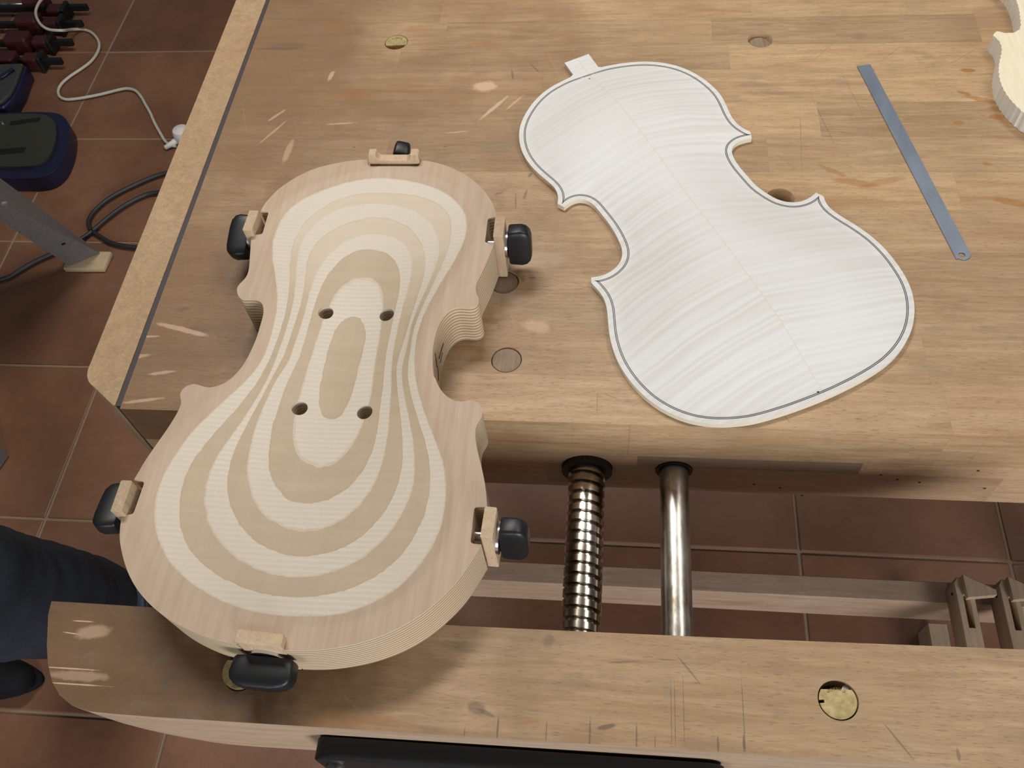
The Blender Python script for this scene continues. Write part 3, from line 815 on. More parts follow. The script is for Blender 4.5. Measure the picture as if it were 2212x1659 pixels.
# contour lines where one ply gives way to the next, photo pixels
CONT = [
    C5([(1080, 330), (1250, 345), (1400, 380), (1520, 430), (1600, 495), (1655, 560), (1672, 620), (1668, 700), (1640, 790), (1590, 890), (1520, 1000), (1450, 1120), (1380, 1250), (1330, 1400), (1312, 1520)]) +
    C6([(1568, 20), (1577, 100), (1600, 200), (1640, 310), (1680, 410), (1710, 500), (1722, 600), (1720, 700), (1700, 800), (1660, 900), (1600, 990), (1530, 1070), (1440, 1140), (1330, 1195), (1200, 1235), (1060, 1245), (900, 1240), (760, 1215), (630, 1170), (520, 1110), (430, 1040), (360, 960), (320, 870), (300, 780), (302, 700), (320, 620), (360, 530), (420, 430), (500, 330), (590, 240), (690, 150), (770, 75)]) +
    C5([(280, 1560), (330, 1420), (365, 1280), (378, 1150), (370, 1050), (355, 950), (342, 850), (345, 770), (370, 680), (410, 600), (470, 530), (560, 470), (680, 415), (800, 375), (940, 342)]),
    C5([(1000, 432), (1150, 435), (1300, 447), (1420, 477), (1505, 525), (1555, 600), (1565, 690), (1545, 800), (1500, 920), (1440, 1050), (1370, 1200), (1310, 1350), (1285, 1490)]) +
    C6([(1535, 40), (1540, 110), (1560, 200), (1595, 310), (1628, 420), (1648, 550), (1640, 660), (1610, 770), (1560, 870), (1480, 970), (1380, 1050), (1250, 1110), (1130, 1140), (1000, 1150), (870, 1140), (740, 1105), (620, 1050), (520, 970), (450, 880), (425, 780), (425, 690), (440, 600), (470, 520), (520, 440), (590, 360), (660, 282), (735, 195), (805, 100), (850, 20)]) +
    C5([(345, 1520), (375, 1440), (420, 1300), (452, 1150), (462, 1000), (470, 850), (495, 750), (545, 660), (620, 580), (720, 510), (850, 455)]),
    C5([(1000, 500), (1150, 508), (1280, 535), (1380, 585), (1440, 650), (1475, 730), (1490, 820), (1470, 910), (1420, 1030), (1350, 1180), (1290, 1340), (1262, 1490)]) +
    C6([(1505, 40), (1512, 120), (1530, 220), (1553, 330), (1568, 450), (1570, 560), (1550, 660), (1500, 760), (1430, 860), (1340, 940), (1220, 1010), (1100, 1045), (1000, 1055), (880, 1040), (780, 1005), (690, 950), (620, 880), (570, 800), (548, 710), (550, 620), (575, 530), (610, 460), (660, 388), (715, 315), (770, 230), (825, 140), (870, 50)]) +
    C5([(380, 1530), (405, 1460), (450, 1320), (485, 1180), (500, 1030), (510, 890), (535, 770), (595, 680), (690, 590), (820, 525)]),
    C5([(1000, 600), (1120, 605), (1230, 640), (1310, 700), (1360, 780), (1385, 870), (1380, 980), (1340, 1120), (1290, 1270), (1245, 1430)]) +
    C6([(1482, 20), (1484, 120), (1495, 220), (1507, 330), (1512, 430), (1505, 540), (1470, 650), (1420, 740), (1350, 820), (1260, 890), (1150, 935), (1040, 955), (940, 945), (850, 910), (770, 855), (710, 780), (670, 700), (655, 610), (665, 520), (690, 440), (732, 350), (785, 250), (840, 150), (885, 60)]) +
    C5([(420, 1550), (470, 1400), (530, 1220), (560, 1080), (572, 950), (595, 850), (645, 770), (725, 700), (830, 650)]),
    C5([(1030, 705), (1130, 715), (1220, 755), (1280, 810), (1300, 880), (1295, 970), (1270, 1080), (1235, 1200), (1203, 1330), (1180, 1450)]) +
    C6([(1458, 20), (1457, 120), (1450, 230), (1440, 350), (1420, 470), (1380, 580), (1320, 680), (1240, 760), (1150, 810), (1050, 830), (970, 825), (890, 790), (820, 730), (775, 650), (755, 560), (760, 470), (780, 370), (812, 270), (855, 175), (900, 80)]) +
    C5([(450, 1600), (485, 1490), (540, 1330), (580, 1180), (612, 1060), (655, 950), (715, 865), (800, 780), (905, 725)]),
    C5([(1020, 815), (1110, 835), (1170, 880), (1205, 940), (1215, 1020), (1205, 1120), (1180, 1230), (1152, 1360), (1128, 1480)]) +
    C6([(1422, 20), (1416, 120), (1400, 230), (1388, 340), (1360, 450), (1300, 560), (1220, 640), (1130, 680), (1040, 695), (970, 685), (910, 640), (875, 580), (860, 490), (865, 400), (880, 310), (912, 210), (945, 120), (980, 40)]) +
    C5([(535, 1540), (562, 1440), (602, 1300), (642, 1160), (692, 1040), (752, 950), (830, 870), (920, 827)]),
    C5([(970, 1003), (1040, 1020), (1085, 1070), (1100, 1140), (1097, 1230), (1085, 1340), (1068, 1460)]) +
    C6([(1375, 20), (1367, 100), (1350, 200), (1320, 300), (1270, 400), (1210, 480), (1150, 515), (1100, 522), (1050, 510), (1010, 475), (985, 420), (975, 340), (985, 270), (1007, 180), (1032, 90)]) +
    C5([(605, 1560), (642, 1440), (682, 1320), (722, 1220), (765, 1130), (825, 1060), (900, 1015)]),
    C6([(1300, 10), (1285, 80), (1260, 170), (1230, 240), (1195, 290), (1160, 305), (1130, 290), (1110, 240), (1105, 170), (1115, 90), (1135, 10)]) +
    C5([(732, 1470), (772, 1370), (822, 1292), (880, 1265), (930, 1270), (965, 1310), (980, 1380), (972, 1470)]),
]
CM = []
for k, cpx in enumerate(CONT):
    z = MOULD_H - PLY * (k + 1)
    c = smooth_closed(catmull([at(px, py, z) for px, py in cpx], True, 2.5), 8)
    CM.append(c)
cen = CM[0].mean(0)
C0 = []
for i in range(len(CM[0])):                     # edge of the hollow lies a little outside the first ply line
    a = CM[0][i]; tn = CM[0][(i + 1) % len(CM[0])] - CM[0][i - 1]; nn = np.array([tn[1], -tn[0]]); nn /= np.linalg.norm(nn)
    if nn @ (a - cen) < 0: nn = -nn
    C0.append(a + nn * 6.5)
C0 = smooth_closed(np.array(C0), 10)
LV = [C0] + CM


def dish(x, y):
    if not inside(LV[0], x, y): return MOULD_H
    k = 0
    while k + 1 < len(LV) and inside(LV[k + 1], x, y): k += 1
    d0 = seg_dist(LV[k], x, y)
    if k + 1 < len(LV):
        d1 = seg_dist(LV[k + 1], x, y)
        return MOULD_H - PLY * (k + d0 / max(d0 + d1, 1e-6))
    return MOULD_H - PLY * (k + 0.6 * (1 - math.exp(-d0 / 6.0)))


HOLES = [at(*p, MOULD_H - 9.5) for p in C5([(705, 1245), (1122, 1262)])] + [at(*p, MOULD_H - 9.5) for p in C6([(1007, 225), (1325, 245)])]
hol = [circle(hx, hy, 5.0, 28) for hx, hy in HOLES]
MOA = np.array(MO)
grid = []
for gx in np.arange(-285, -50, 4.0):
    for gy in np.arange(110, 500, 4.0):
        if inside(MO, gx, gy) and seg_dist(MOA, gx, gy) > 2.0 and min(math.hypot(gx - a, gy - b) for a, b in HOLES) > 6.5:
            if min(seg_dist(c, gx, gy) for c in LV) > 1.0: grid.append((gx, gy))
extra = grid + [tuple(p) for c in LV for p in c if min(math.hypot(p[0] - a, p[1] - b) for a, b in HOLES) > 6.0]
mould = empty('carving_mould', -168, 300, 0, 'violin shaped plywood carving cradle with hollowed face and six wing knob clamps', 'carving mould')
body = solid('body', MO, 0.05, MOULD_H, [M['ply'], M['plyedge'], M['ply']], mould, holes=hol, zfun=dish, extra=extra, side_mat=1, hole_mat=2, smooth_top=True, loc=(-168, 300, 0))
sharp(body, 40)


def rounded_rect(cx, cy, nx, ny, th, w, rr, n=5):
    """plan outline: thickness th along the outward normal, width w across it"""
    tx, ty = -ny, nx; out = []
    for sx, sy, a0 in ((1, 1, 0), (-1, 1, 90), (-1, -1, 180), (1, -1, 270)):
        for i in range(n):
            a = math.radians(a0 + 90 * i / (n - 1))
            u = sx * (th / 2 - rr) + rr * math.cos(a); v = sy * (w / 2 - rr) + rr * math.sin(a)
            out.append((cx + nx * u + tx * v, cy + ny * u + ty * v))
    return out


def knob_mesh(parent, c, nrm, up, zc, ks=1.0):
    """black wing knob: profile in the plane of (outward normal, wing direction)"""
    nrm = np.array([*nrm, 0.0]); up = np.array(up, float); up /= np.linalg.norm(up); th = np.cross(nrm, up)
    prof = [(0, 12 * ks, 5.0), (0.4, 14.6 * ks, 6.0), (1.4, 15.4 * ks, 6.3), (9, 16.2 * ks, 6.2), (12.4, 15.2 * ks, 5.8), (14.8, 12.6 * ks, 4.9), (15.8, 9 * ks, 3.8)]
    n = 36; verts = []; faces = []
    c = np.array([*c, zc], float)
    for (r, l, b) in prof:
        for k in range(n):
            w = 2 * math.pi * k / n; e = 0.17
            a_ = math.copysign(abs(math.cos(w)) ** (2 * e), math.cos(w)) * l; b_ = math.copysign(abs(math.sin(w)) ** (2 * e), math.sin(w)) * b
            verts.append(tuple(c + nrm * r + up * a_ + th * b_))
    for i in range(len(prof) - 1):
        for k in range(n):
            faces.append((i * n + k, i * n + (k + 1) % n, (i + 1) * n + (k + 1) % n, (i + 1) * n + k))
    faces.append(tuple(range(n))); faces.append(tuple((len(prof) - 1) * n + k for k in range(n)))
    o = mobj('wing_knob', verts, faces, M['black'], parent, smooth=True); sharp(o, 35)
    return o


# clamps: centre of the block (mm), outward normal angle, width, knob wing direction (tangent amount, vertical amount)
CL = [(-75.3, 417.8, 0, 19.0, (0.12, 1.0), 24), (-62.2, 200.6, -3, 18.5, (0.10, 1.0), 22), (-276.2, 207.2, 180, 20.0, (1.0, 0.10), 24),
      (-251.4, 421.8, 178, 19.0, (1.0, -0.30), 24), (-175.6, 130.2, -93, 25.0, (1.0, 0.06), 23), (-159.2, 488.4, 90, 37.4, (-0.28, 1.0), 23)]
for i, (cx, cy, an, w, (ka, kb), zc) in enumerate(CL):
    nx, ny = math.cos(math.radians(an)), math.sin(math.radians(an)); th = 6.8
    rr = rounded_rect(cx, cy, nx, ny, th, w, 0.9)
    if i < 5:
        blk = solid('clamp_block', rr, 0.6, 42, [M['block']], mould); sharp(blk)
    else:
        # the neck end block is cut away in the middle for the button of the plate
        tx, ty = -ny, nx
        up = [(-18.7, 0.6), (18.7, 0.6), (18.7, 43), (17.7, 44), (12.9, 44), (12.2, 40.5), (11, 39), (9.8, 38.4), (-9.8, 38.4), (-11, 39), (-12.2, 40.5), (-12.9, 44), (-17.7, 44), (-18.7, 43)]
        vv = [(cx + nx * (-th / 2) + tx * a, cy + ny * (-th / 2) + ty * a, z) for a, z in up] + [(cx + nx * th / 2 + tx * a, cy + ny * th / 2 + ty * a, z) for a, z in up]
        n = len(up)
        ff = [tuple(range(n)), tuple(range(2 * n - 1, n - 1, -1))] + [(k, (k + 1) % n, n + (k + 1) % n, n + k) for k in range(n)]
        blk = mobj('clamp_block', vv, ff, M['block'], mould); bevel(blk, 0.6, 2, 50)
    off = th / 2
    lathe('bolt', [(3.0, -10.5 - off), (3.0, off + 3)], (cx, cy, zc), (nx, ny, 0), M['chrome'], blk, 20)
    lathe('washer', [(9.5, off + 0.1), (9.5, off + 1.6)], (cx, cy, zc), (nx, ny, 0), M['chrome'], blk, 36)
    knob_mesh(blk, (cx + nx * (off + 1.9), cy + ny * (off + 1.9)), (nx, ny), (-ny * ka, nx * ka, kb), zc, (0.95, 1.0, 0.95, 1.02, 1.10, 1.0)[i])
# faint burnt strokes on the flank of the waist
bm = bmesh.new(); bm.from_mesh(body.data); bvh = BVHTree.FromBMesh(bm); bm.free()
borg = origin_of(body); co = V(0, 0, CAMH) - borg
for L in ([(425, 1040), (400, 1120), (370, 1230), (352, 1290)], [(290, 1200), (300, 1280), (318, 1400)], [(410, 1190), (390, 1270), (372, 1350)], [(335, 1440), (340, 1520), (344, 1640)], [(318, 1400), (330, 1430)]):
    pth = []
    for (px, py) in Z(4, L):
        d = ray(px, py); hit, nr, _, _ = bvh.ray_cast(co, Vector(d).normalized())
        if hit is not None and nr.z < 0.5:
            w = hit + borg + nr * 0.00012
            pth.append((w.x * 1000, w.y * 1000, w.z * 1000 + FLOOR))
    if len(pth) > 1: tube('burnt_mark', pth, 0.35, M['inlay'], mould, 6)

# ================================================================== violin back plate
c1 = lambda L: crop(1100, 90, .27125, L)
c2 = lambda L: crop(1250, 380, .35262, L)
PZ = 4.2
segs = [
    c1([(735, 203), (860, 178), (980, 163), (1100, 158), (1220, 168), (1330, 191), (1430, 228), (1530, 284), (1610, 346), (1675, 412), (1716, 480), (1745, 545), (1775, 605), (1818, 658), (1870, 694), (1920, 718)]),
    c1([(1932, 768), (1880, 776), (1825, 795), (1787, 823), (1770, 860), (1785, 920), (1830, 992), (1900, 1074)]) + c2([(1090, 63), (1160, 112), (1220, 145), (1280, 161), (1330, 163), (1380, 152), (1425, 128), (1455, 102)]),
    c2([(1500, 125), (1512, 162), (1543, 200), (1600, 242), (1700, 303), (1800, 375), (1890, 462), (1966, 560), (2020, 652), (2050, 742), (2058, 832), (2043, 932), (1998, 1030), (1920, 1124), (1800, 1212), (1600, 1318), (1400, 1402), (1200, 1470), (1050, 1508), (900, 1522), (790, 1518), (680, 1498), (560, 1453), (450, 1388), (360, 1308), (290, 1222), (240, 1138), (207, 1052), (188, 970), (180, 890), (173, 812), (155, 752), (120, 700), (77, 655)]),
    c2([(77, 622), (140, 612), (190, 590), (235, 555), (263, 510), (268, 460), (240, 383), (190, 298), (130, 222)]) + c1([(660, 1286), (600, 1256), (540, 1253), (480, 1278), (437, 1318)]),
    c1([(385, 1290), (391, 1235), (376, 1185), (340, 1140), (270, 1082), (190, 1008), (130, 930), (96, 858), (80, 780), (81, 702), (102, 628), (150, 540), (220, 452), (310, 376), (400, 325), (485, 284)]),
]
segm = [smooth_open(catmull([at(px, py, PZ) for px, py in s], False, 1.6), 6) for s in segs]
btn = [at(px, py, PZ) for px, py in c1([(508, 262), (440, 168), (632, 98), (708, 200)])]
PO = [tuple(p) for s in segm for p in s] + btn
pts_all = np.array([p for s in segm for p in s])
p_top = np.array(at(1274, 150, PZ)); p_bot = np.array(at(1800, 893, PZ))
ax = np.array([math.sin(0.4708), -math.cos(0.4708)]); nv = np.array([-ax[1], ax[0]])
pc = (p_top + p_bot) / 2
uv = lambda p: ((np.array(p) - pc) @ ax, (np.array(p) - pc) @ nv)
POn = np.array([p for s in segm for p in s] + [])
u_all = (POn - pc) @ ax; U0, U1 = u_all.min(), u_all.max()


def arch0(x, y):
    d = seg_dist(POn, x, y)
    if not inside(POn, x, y): return PZ
    u, v = uv((x, y))
    s = min(1.0, max(0.0, (d - 5.4) / 50.0))
    prof = (0.5 - 0.5 * math.cos(s * math.pi)) * 0.55 + 0.45 * math.sin(s * math.pi / 2) ** 1.4
    e = max(0.0, min(1.0, (u - U0) / (U1 - U0)))
    longp = math.sin(math.pi * (0.06 + 0.88 * e)) ** 0.35
    return PZ + 13.2 * prof * longp


GX = np.arange(-116, 226, 5.0); GY = np.arange(262, 686, 5.0)
AG = np.array([[arch0(x, y) for y in GY] for x in GX])
IN = AG > PZ + 1e-6
for _ in range(26):
    B = AG.copy()
    B[1:-1, 1:-1] = 0.5 * AG[1:-1, 1:-1] + 0.125 * (AG[:-2, 1:-1] + AG[2:, 1:-1] + AG[1:-1, :-2] + AG[1:-1, 2:])
    AG = np.where(IN, B, AG)


def arch(x, y):
    if arch0(x, y) <= PZ + 1e-9: return PZ
    i = (x - GX[0]) / 5.0; j = (y - GY[0]) / 5.0; a, b = int(i), int(j); u, v = i - a, j - b
    z = AG[a, b] * (1 - u) * (1 - v) + AG[a + 1, b] * u * (1 - v) + AG[a, b + 1] * (1 - u) * v + AG[a + 1, b + 1] * u * v
    k = min(1.0, max(0.0, (seg_dist(POn, x, y) - 5.6) / 9.0)); k = k * k * (3 - 2 * k)
    return PZ + max(0.0, z - PZ) * k


EDGE_IN = []
for s_ in segm:
    T_ = np.gradient(s_, axis=0); T_ /= np.linalg.norm(T_, axis=1)[:, None]; N_ = np.c_[T_[:, 1], -T_[:, 0]]
    if not inside(PO, *(s_[len(s_) // 2] + N_[len(s_) // 2] * 2)): N_ = -N_
    EDGE_IN += list(zip(s_, N_))
gpts = []
POA = np.array(PO)
for gx in np.arange(-110, 220, 4.5):
    for gy in np.arange(270, 680, 4.5):
        if inside(PO, gx, gy) and seg_dist(POA, gx, gy) > 5.6: gpts.append((gx, gy))
# build in a local frame whose x axis runs along the plate, so the flame follows it
ANG = math.atan2(ax[1], ax[0])
gpts += [p for p in (tuple(np.array(a_) + 5.4 * n_) for a_, n_ in EDGE_IN) if seg_dist(POA, *p) > 5.3 and inside(PO, *p)]
plate = solid('violin_back_plate', PO, 0.1, PZ, [M['maple'], M['mapleedge']], None, zfun=arch, extra=gpts, side_mat=1, smooth_top=True, loc=(pc[0], pc[1], 0))
plate.data.transform(Matrix.Rotation(-ANG, 4, 'Z')); plate.rotation_euler = (0, 0, ANG)
sharp(plate, 40)
tag(plate, 'pale flamed maple violin back plate with dark purfling lying on the bench', 'violin back')


def to_local(o): o.data.transform(Matrix.Rotation(-ANG, 4, 'Z'))


# purfling: each smooth run of the edge moved inwards, meeting in points at the corners
def offs(P, d):
    P = np.array(P); T = np.gradient(P, axis=0); T /= np.linalg.norm(T, axis=1)[:, None]
    N = np.c_[T[:, 1], -T[:, 0]]
    if not inside(PO, *(P[len(P) // 2] + N[len(P) // 2] * 2)): N = -N
    return P + N * d


def xsec(A, B):
    for i in range(len(A) - 1, max(0, len(A) - 30), -1):
        for j in range(0, min(30, len(B) - 1)):
            p, r = A[i - 1], A[i] - A[i - 1]; q, s = B[j], B[j + 1] - B[j]
            den = r[0] * s[1] - r[1] * s[0]
            if abs(den) < 1e-9: continue
            t_ = ((q - p)[0] * s[1] - (q - p)[1] * s[0]) / den; k_ = ((q - p)[0] * r[1] - (q - p)[1] * r[0]) / den
            if -1e-6 <= t_ <= 1 + 1e-6 and -1e-6 <= k_ <= 1 + 1e-6: return i, j, p + r * t_
    return None


runs = [segm[4], segm[0], segm[1], segm[2], segm[3]]
full = np.vstack([segm[4], segm[0]])           # the upper bout runs on under the button
runs = [np.vstack([smooth_open(np.vstack([segm[4], [btn[0]] * 0 + [tuple(segm[4][-1] * .66 + segm[0][0] * .34), tuple(segm[4][-1] * .33 + segm[0][0] * .67)], segm[0]]), 8)]), segm[1], segm[2], segm[3]]


def ribbons(d, w, name):
    O = [offs(r, d) for r in runs]
    n = len(O); lo = [0] * n; hi = [len(o) - 1 for o in O]; tips = [None] * n
    for a in range(n):
        b = (a + 1) % n
        x = xsec(O[a], O[b])
        if x: hi[a] = x[0] - 1; lo[b] = x[1] + 1; tips[a] = x[2]
        else: tips[a] = (O[a][-1] + O[b][0]) / 2
    verts = []; faces = []
    line = []
    for a in range(n):
        line += [p for p in O[a][lo[a]:hi[a] + 1]]
        corner = (runs[a][-1] + runs[(a + 1) % n][0]) / 2
        line.append(tips[a] + (corner - tips[a]) * 0.40)
    L = np.array(line); T = np.roll(L, -1, 0) - np.roll(L, 1, 0); T /= np.maximum(np.linalg.norm(T, axis=1)[:, None], 1e-9); N = np.c_[T[:, 1], -T[:, 0]]
    for p, nn in zip(L, N):
        for s in (-.5, .5):
            q = p + nn * w * s; verts.append((q[0], q[1], PZ + 0.06))
    m_ = len(L)
    for i in range(m_): j = (i + 1) % m_; faces.append((2 * i, 2 * j, 2 * j + 1, 2 * i + 1))
    k = len(verts)
    verts += [(x, y, z - 0.5) for x, y, z in verts]
    for i in range(m_):
        j = (i + 1) % m_
        faces.append((2 * i, 2 * j, k + 2 * j, k + 2 * i)); faces.append((2 * i + 1, 2 * j + 1, k + 2 * j + 1, k + 2 * i + 1))
    o = mobj(name, verts, faces, M['purfling'], None, loc=(pc[0], pc[1], 0)); to_local(o); o.parent = plate; o.location = (0, 0, 0)
    return o


ribbons(3.9, 0.56, 'purfling_line')
ribbons(4.85, 0.56, 'purfling_line')
for (px, py) in ((1274, 168), (1768.6, 844.5)):
    x, y = at(px, py, PZ + 1.5)
    o = lathe('locating_pin', [(0.8, -2), (0.8, 0.12)], (x, y, arch(x, y)), (0, 0, 1), M['inlay'], None, 14, loc=(pc[0], pc[1], 0)); to_local(o); o.parent = plate; o.location = (0, 0, 0)

# ================================================================== steel strip
pa, pb, pcn, pd = [np.array(at(*p, 0.5)) for p in ((1851.5, 143), (1880, 139.5), (2097, 549), (2066, 560))]
m0 = (pa + pb) / 2; m1 = (pcn + pd) / 2; dr = (m1 - m0) / np.linalg.norm(m1 - m0); nn = np.array([-dr[1], dr[0]])
if nn @ (pb - pa) < 0: nn = -nn
hw = (np.linalg.norm(pa - pb) + np.linalg.norm(pcn - pd)) / 4
ol = [tuple(pa), tuple(pb), tuple(pcn)]
endc = m1 - dr * 2.0
for s in np.linspace(0.78, -0.78, 11):
    ol.append(tuple(m1 + nn * hw * s + dr * (6.0 * (1 - (s / 1.0) ** 2) - 1.0) * 0.55))
ol += [tuple(pd)]
hc = np.array(at(2077.5, 551, 0.5))
blade = solid('steel_strip', ol, 0.06, 0.75, [M['blade']], None, holes=[circle(hc[0], hc[1], 2.3, 24)], loc=(*((m0 + m1) / 2), 0))
tag(blade, 'narrow blue grey steel strip with a round hole in its rounded end', 'steel strip')

# ================================================================== sawn violin front blank, cut off by the photo's edge
cpts = np.array([((p[0] - pc[0]) * ax[0] + (p[1] - pc[1]) * ax[1], (p[0] - pc[0]) * nv[0] + (p[1] - pc[1]) * nv[1]) for p in POn])
cpts[:, 0] -= U0
# upper corner of the template on the v > 0 and v < 0 sides
tipR = cpts[(cpts[:, 0] > 100) & (cpts[:, 0] < 160) & (cpts[:, 1] < 0)]; tip = tipR[np.argmin(tipR[:, 1])]
BZ = 14.5
tgt = np.array([300.5, 654.0])
# template u runs away from the viewer, template v = -78 faces left
rot_b = math.radians(-3)
def blank_pt(q):
    du, dv = q[0] - tip[0], q[1] - tip[1]
    du *= 1.0; dv *= 1.0
    return (tgt[0] + dv * math.cos(rot_b) - du * math.sin(rot_b), tgt[1] + dv * math.sin(rot_b) + du * math.cos(rot_b))
bo = [blank_pt(q) for q in cpts]
bo = [tuple(p) for p in smooth_closed(np.array(bo), 1)]
bo = [(x + 0.35 * math.sin(i * 2.1), y + 0.35 * math.cos(i * 1.7)) for i, (x, y) in enumerate(bo)]
blank = solid('violin_front_blank', bo, 0.1, BZ, [M['spruce'], M['spruceedge']], None, side_mat=1, loc=(380, 700, 0))
sharp(blank, 40)
tag(blank, 'thick pale violin shaped blank with rough sawn edges on the bench', 'violin blank')

# ================================================================== wooden cam clamps lying across the stretcher
def cam_clamp(x0, label):
    e = empty('cam_clamp', x0 + 10, 330, -650, label, 'cam clamp', 'wooden clamps under the bench')
    xa, xb, y0_, y1_ = x0, x0 + 21, 215, 446
    out = [(xa, y0_), (xb, y0_), (xb, y1_ - 4), (xa + 4, y1_), (xa, y1_ - 8)]
    slot = [(xa + 7.5, 382), (xa + 14.5, 382), (xa + 14.5, 424), (xa + 7.5, 424)]
    o = solid('bar', out, -649.8, -615, [M['clampbar']], e, holes=[slot]); bevel(o, 0.6, 1, 50)
    v = [(xa + 8, 446), (xa + 44, 428), (xa + 44, 421), (xa + 9, 416)]
    c = solid('cam_lever', v, -614.8, -605, [M['clampbar']], e); bevel(c, 0.8, 2, 50)
    lathe('pivot', [(2.0, -0.2), (2.0, 0.8)], (xa, 428, -628), (-1, 0, 0), M['holeblack'], e, 14)
    return e


cam_clamp(436, 'wooden cam clamp with a slotted bar under the bench, nearer the guide rod')
cam_clamp(489, 'wooden cam clamp under the bench beside another, farther from the guide rod')

# ================================================================== things on the floor
def fl(L, z): return [(*at(px, py, z), z) for px, py in L]


def cable(name, L, r, mat, label, lift=lambda px, py: 0.0):
    P = catmull([(*at(px, py, FLOOR + r + 1.0 + lift(px, py)), FLOOR + r + 1.0 + lift(px, py)) for px, py in L], False, 8.0)
    o = tube(name, [tuple(p) for p in P], r, mat, None, 10, loc=tuple(P[0]))
    return tag(o, label, 'cable')


k1 = lambda L: crop(0, 0, .25316, L)
k2 = lambda L: crop(0, 350, .25316, L)
plug_xy = at(384, 300, FLOOR + 12)
o = cable('white_cable', k1([(420, -60), (350, 0), (315, 60), (305, 110), (320, 165), (360, 220), (420, 252), (520, 260), (620, 252), (700, 250), (770, 270), (830, 330), (848, 390), (825, 460), (770, 530), (690, 590), (600, 650), (530, 710), (497, 770), (510, 825), (560, 848), (650, 843), (760, 825), (880, 800), (1000, 770), (1080, 755), (1150, 770), (1200, 820), (1240, 890), (1280, 960), (1320, 1050), (1370, 1140), (1410, 1205), (1455, 1240), (1500, 1247)]), 3.5, M['white'], 'thin white power cord snaking over the terracotta tiles', lambda px, py: 50.0 * min(1.0, max(0.0, (165 - px) / 30.0)) * (py < 90))
pe = empty('power_plug', plug_xy[0], plug_xy[1], FLOOR, 'white plug at the end of the white cord beside the bench end', 'plug')
lathe('plug_body', [(8, 0), (17, 3), (20, 10), (20, 26), (17, 34), (6, 38)], (plug_xy[0] + 12, plug_xy[1] + 6, FLOOR), (0, 0, 1), M['plug'], pe, 32)
tube('cord_sleeve', [(plug_xy[0] - 26, plug_xy[1] - 22, FLOOR + 6), (plug_xy[0] - 10, plug_xy[1] - 10, FLOOR + 9), (plug_xy[0] + 4, plug_xy[1], FLOOR + 13)], [5, 6.5, 8], M['plug'], pe, 12)
cable('machine_cable', k2([(-160, 1060), (0, 1005), (80, 980), (180, 920), (280, 860), (380, 812), (490, 765), (610, 705), (720, 640), (800, 580), (880, 510), (980, 430), (1100, 350), (1250, 278), (1350, 260), (1500, 262), (1640, 240), (1680, 170), (1600, 95), (1430, 92), (1300, 130), (1150, 195), (1000, 270), (880, 350), (790, 440), (755, 510), (770, 570), (805, 602), (860, 640), (950, 690), (1050, 715), (1180, 730), (1400, 720)]), 4.8, M['cable'], 'black cable looping over the tiles and under the bench end')

# tool stand with splayed sheet metal legs, on a wooden pad
stand = empty('tool_stand', -1300, 900, FLOOR, 'grey sheet steel tool stand with splayed legs left of the bench', 'tool stand')
def stand_leg(b0, b1, t0, t1, flange):
    b0, b1, t0, t1 = [np.array(p, float) for p in (b0, b1, t0, t1)]
    n = np.cross(b1 - b0, t0 - b0); n /= np.linalg.norm(n)
    if n[0] < 0: n = -n
    w = (b1 - b0) / np.linalg.norm(b1 - b0) * flange
    P = [b0, b1, t1, t0]; k = -n * 3.0
    v = [tuple(p) for p in P] + [tuple(p + k) for p in P]
    f = [(0, 1, 2, 3), (7, 6, 5, 4), (0, 4, 5, 1), (1, 5, 6, 2), (2, 6, 7, 3), (3, 7, 4, 0)]
    o = mobj('leg', v, f, M['stand'], stand); bevel(o, 1.0, 2, 50)
    # folded flange along one edge
    a, b = (b0, t0); P = [a, b, b - n * 34, a - n * 34]; k = (b1 - b0) / np.linalg.norm(b1 - b0) * 3.0
    v = [tuple(p) for p in P] + [tuple(p + k) for p in P]
    fo = mobj('flange', v, f, M['stand'], o)
    return o, n
bl = (*at(150, 574, FLOOR + 14), FLOOR + 13); br = (*at(216, 546, FLOOR + 14), FLOOR + 13)
tl = np.array([*at(0, 476, -600), -600]); tr = np.array([*at(0, 386, -600), -600])
ext = lambda b, t_: np.array(b) + (t_ - np.array(b)) * 2.2
leg1, ln = stand_leg(bl, br, ext(bl, tl), ext(br, tr), 30)
def on_leg(px, py):
    b = np.array(bl); d = ray(px, py); o_ = np.array([0, 0, CAMH]); t_ = ((b - o_) @ ln) / (d @ ln); return o_ + d * t_
lathe('rivet', [(7, 0), (6, 3), (3, 5)], on_leg(9, 440), ln, M['stand'], leg1, 20)
lathe('bolt_hole', [(4, 0), (4, 0.4)], on_leg(137, 527), ln, M['holeblack'], leg1, 16)
b0 = (*at(2, 1012, FLOOR), FLOOR + 1); b1 = (*at(20, 985, FLOOR), FLOOR + 1)
d2 = np.array(b1) - np.array(b0)
b0 = np.array(b1) - d2 / np.linalg.norm(d2) * 78
up2 = np.array([-60, 150, 560.0])
stand_leg(b0, np.array(b1), b0 + up2, np.array(b1) + up2, 30)
for yy, s in ((690, 150), (1120, -150)):
    stand_leg((-1620, yy, FLOOR + 1), (-1620, yy + 78, FLOOR + 1), (-1560, yy + s, -290), (-1560, yy + s + 78, -290), 30)
box('stand_top', -1660, -1080, 760, 1090, -290, -275, M['stand'], stand, 2)
pp = [at(*p, FLOOR + 10) for p in ((137, 581), (223, 581), (241, 545), (152, 545))]
o = solid('wooden_pad', pp, FLOOR + 0.2, FLOOR + 12.5, [M['pad']], None, loc=(pp[0][0], pp[0][1], FLOOR)); bevel(o, 0.8, 1)
tag(o, 'flat square wooden pad under the foot of the grey stand', 'pad')

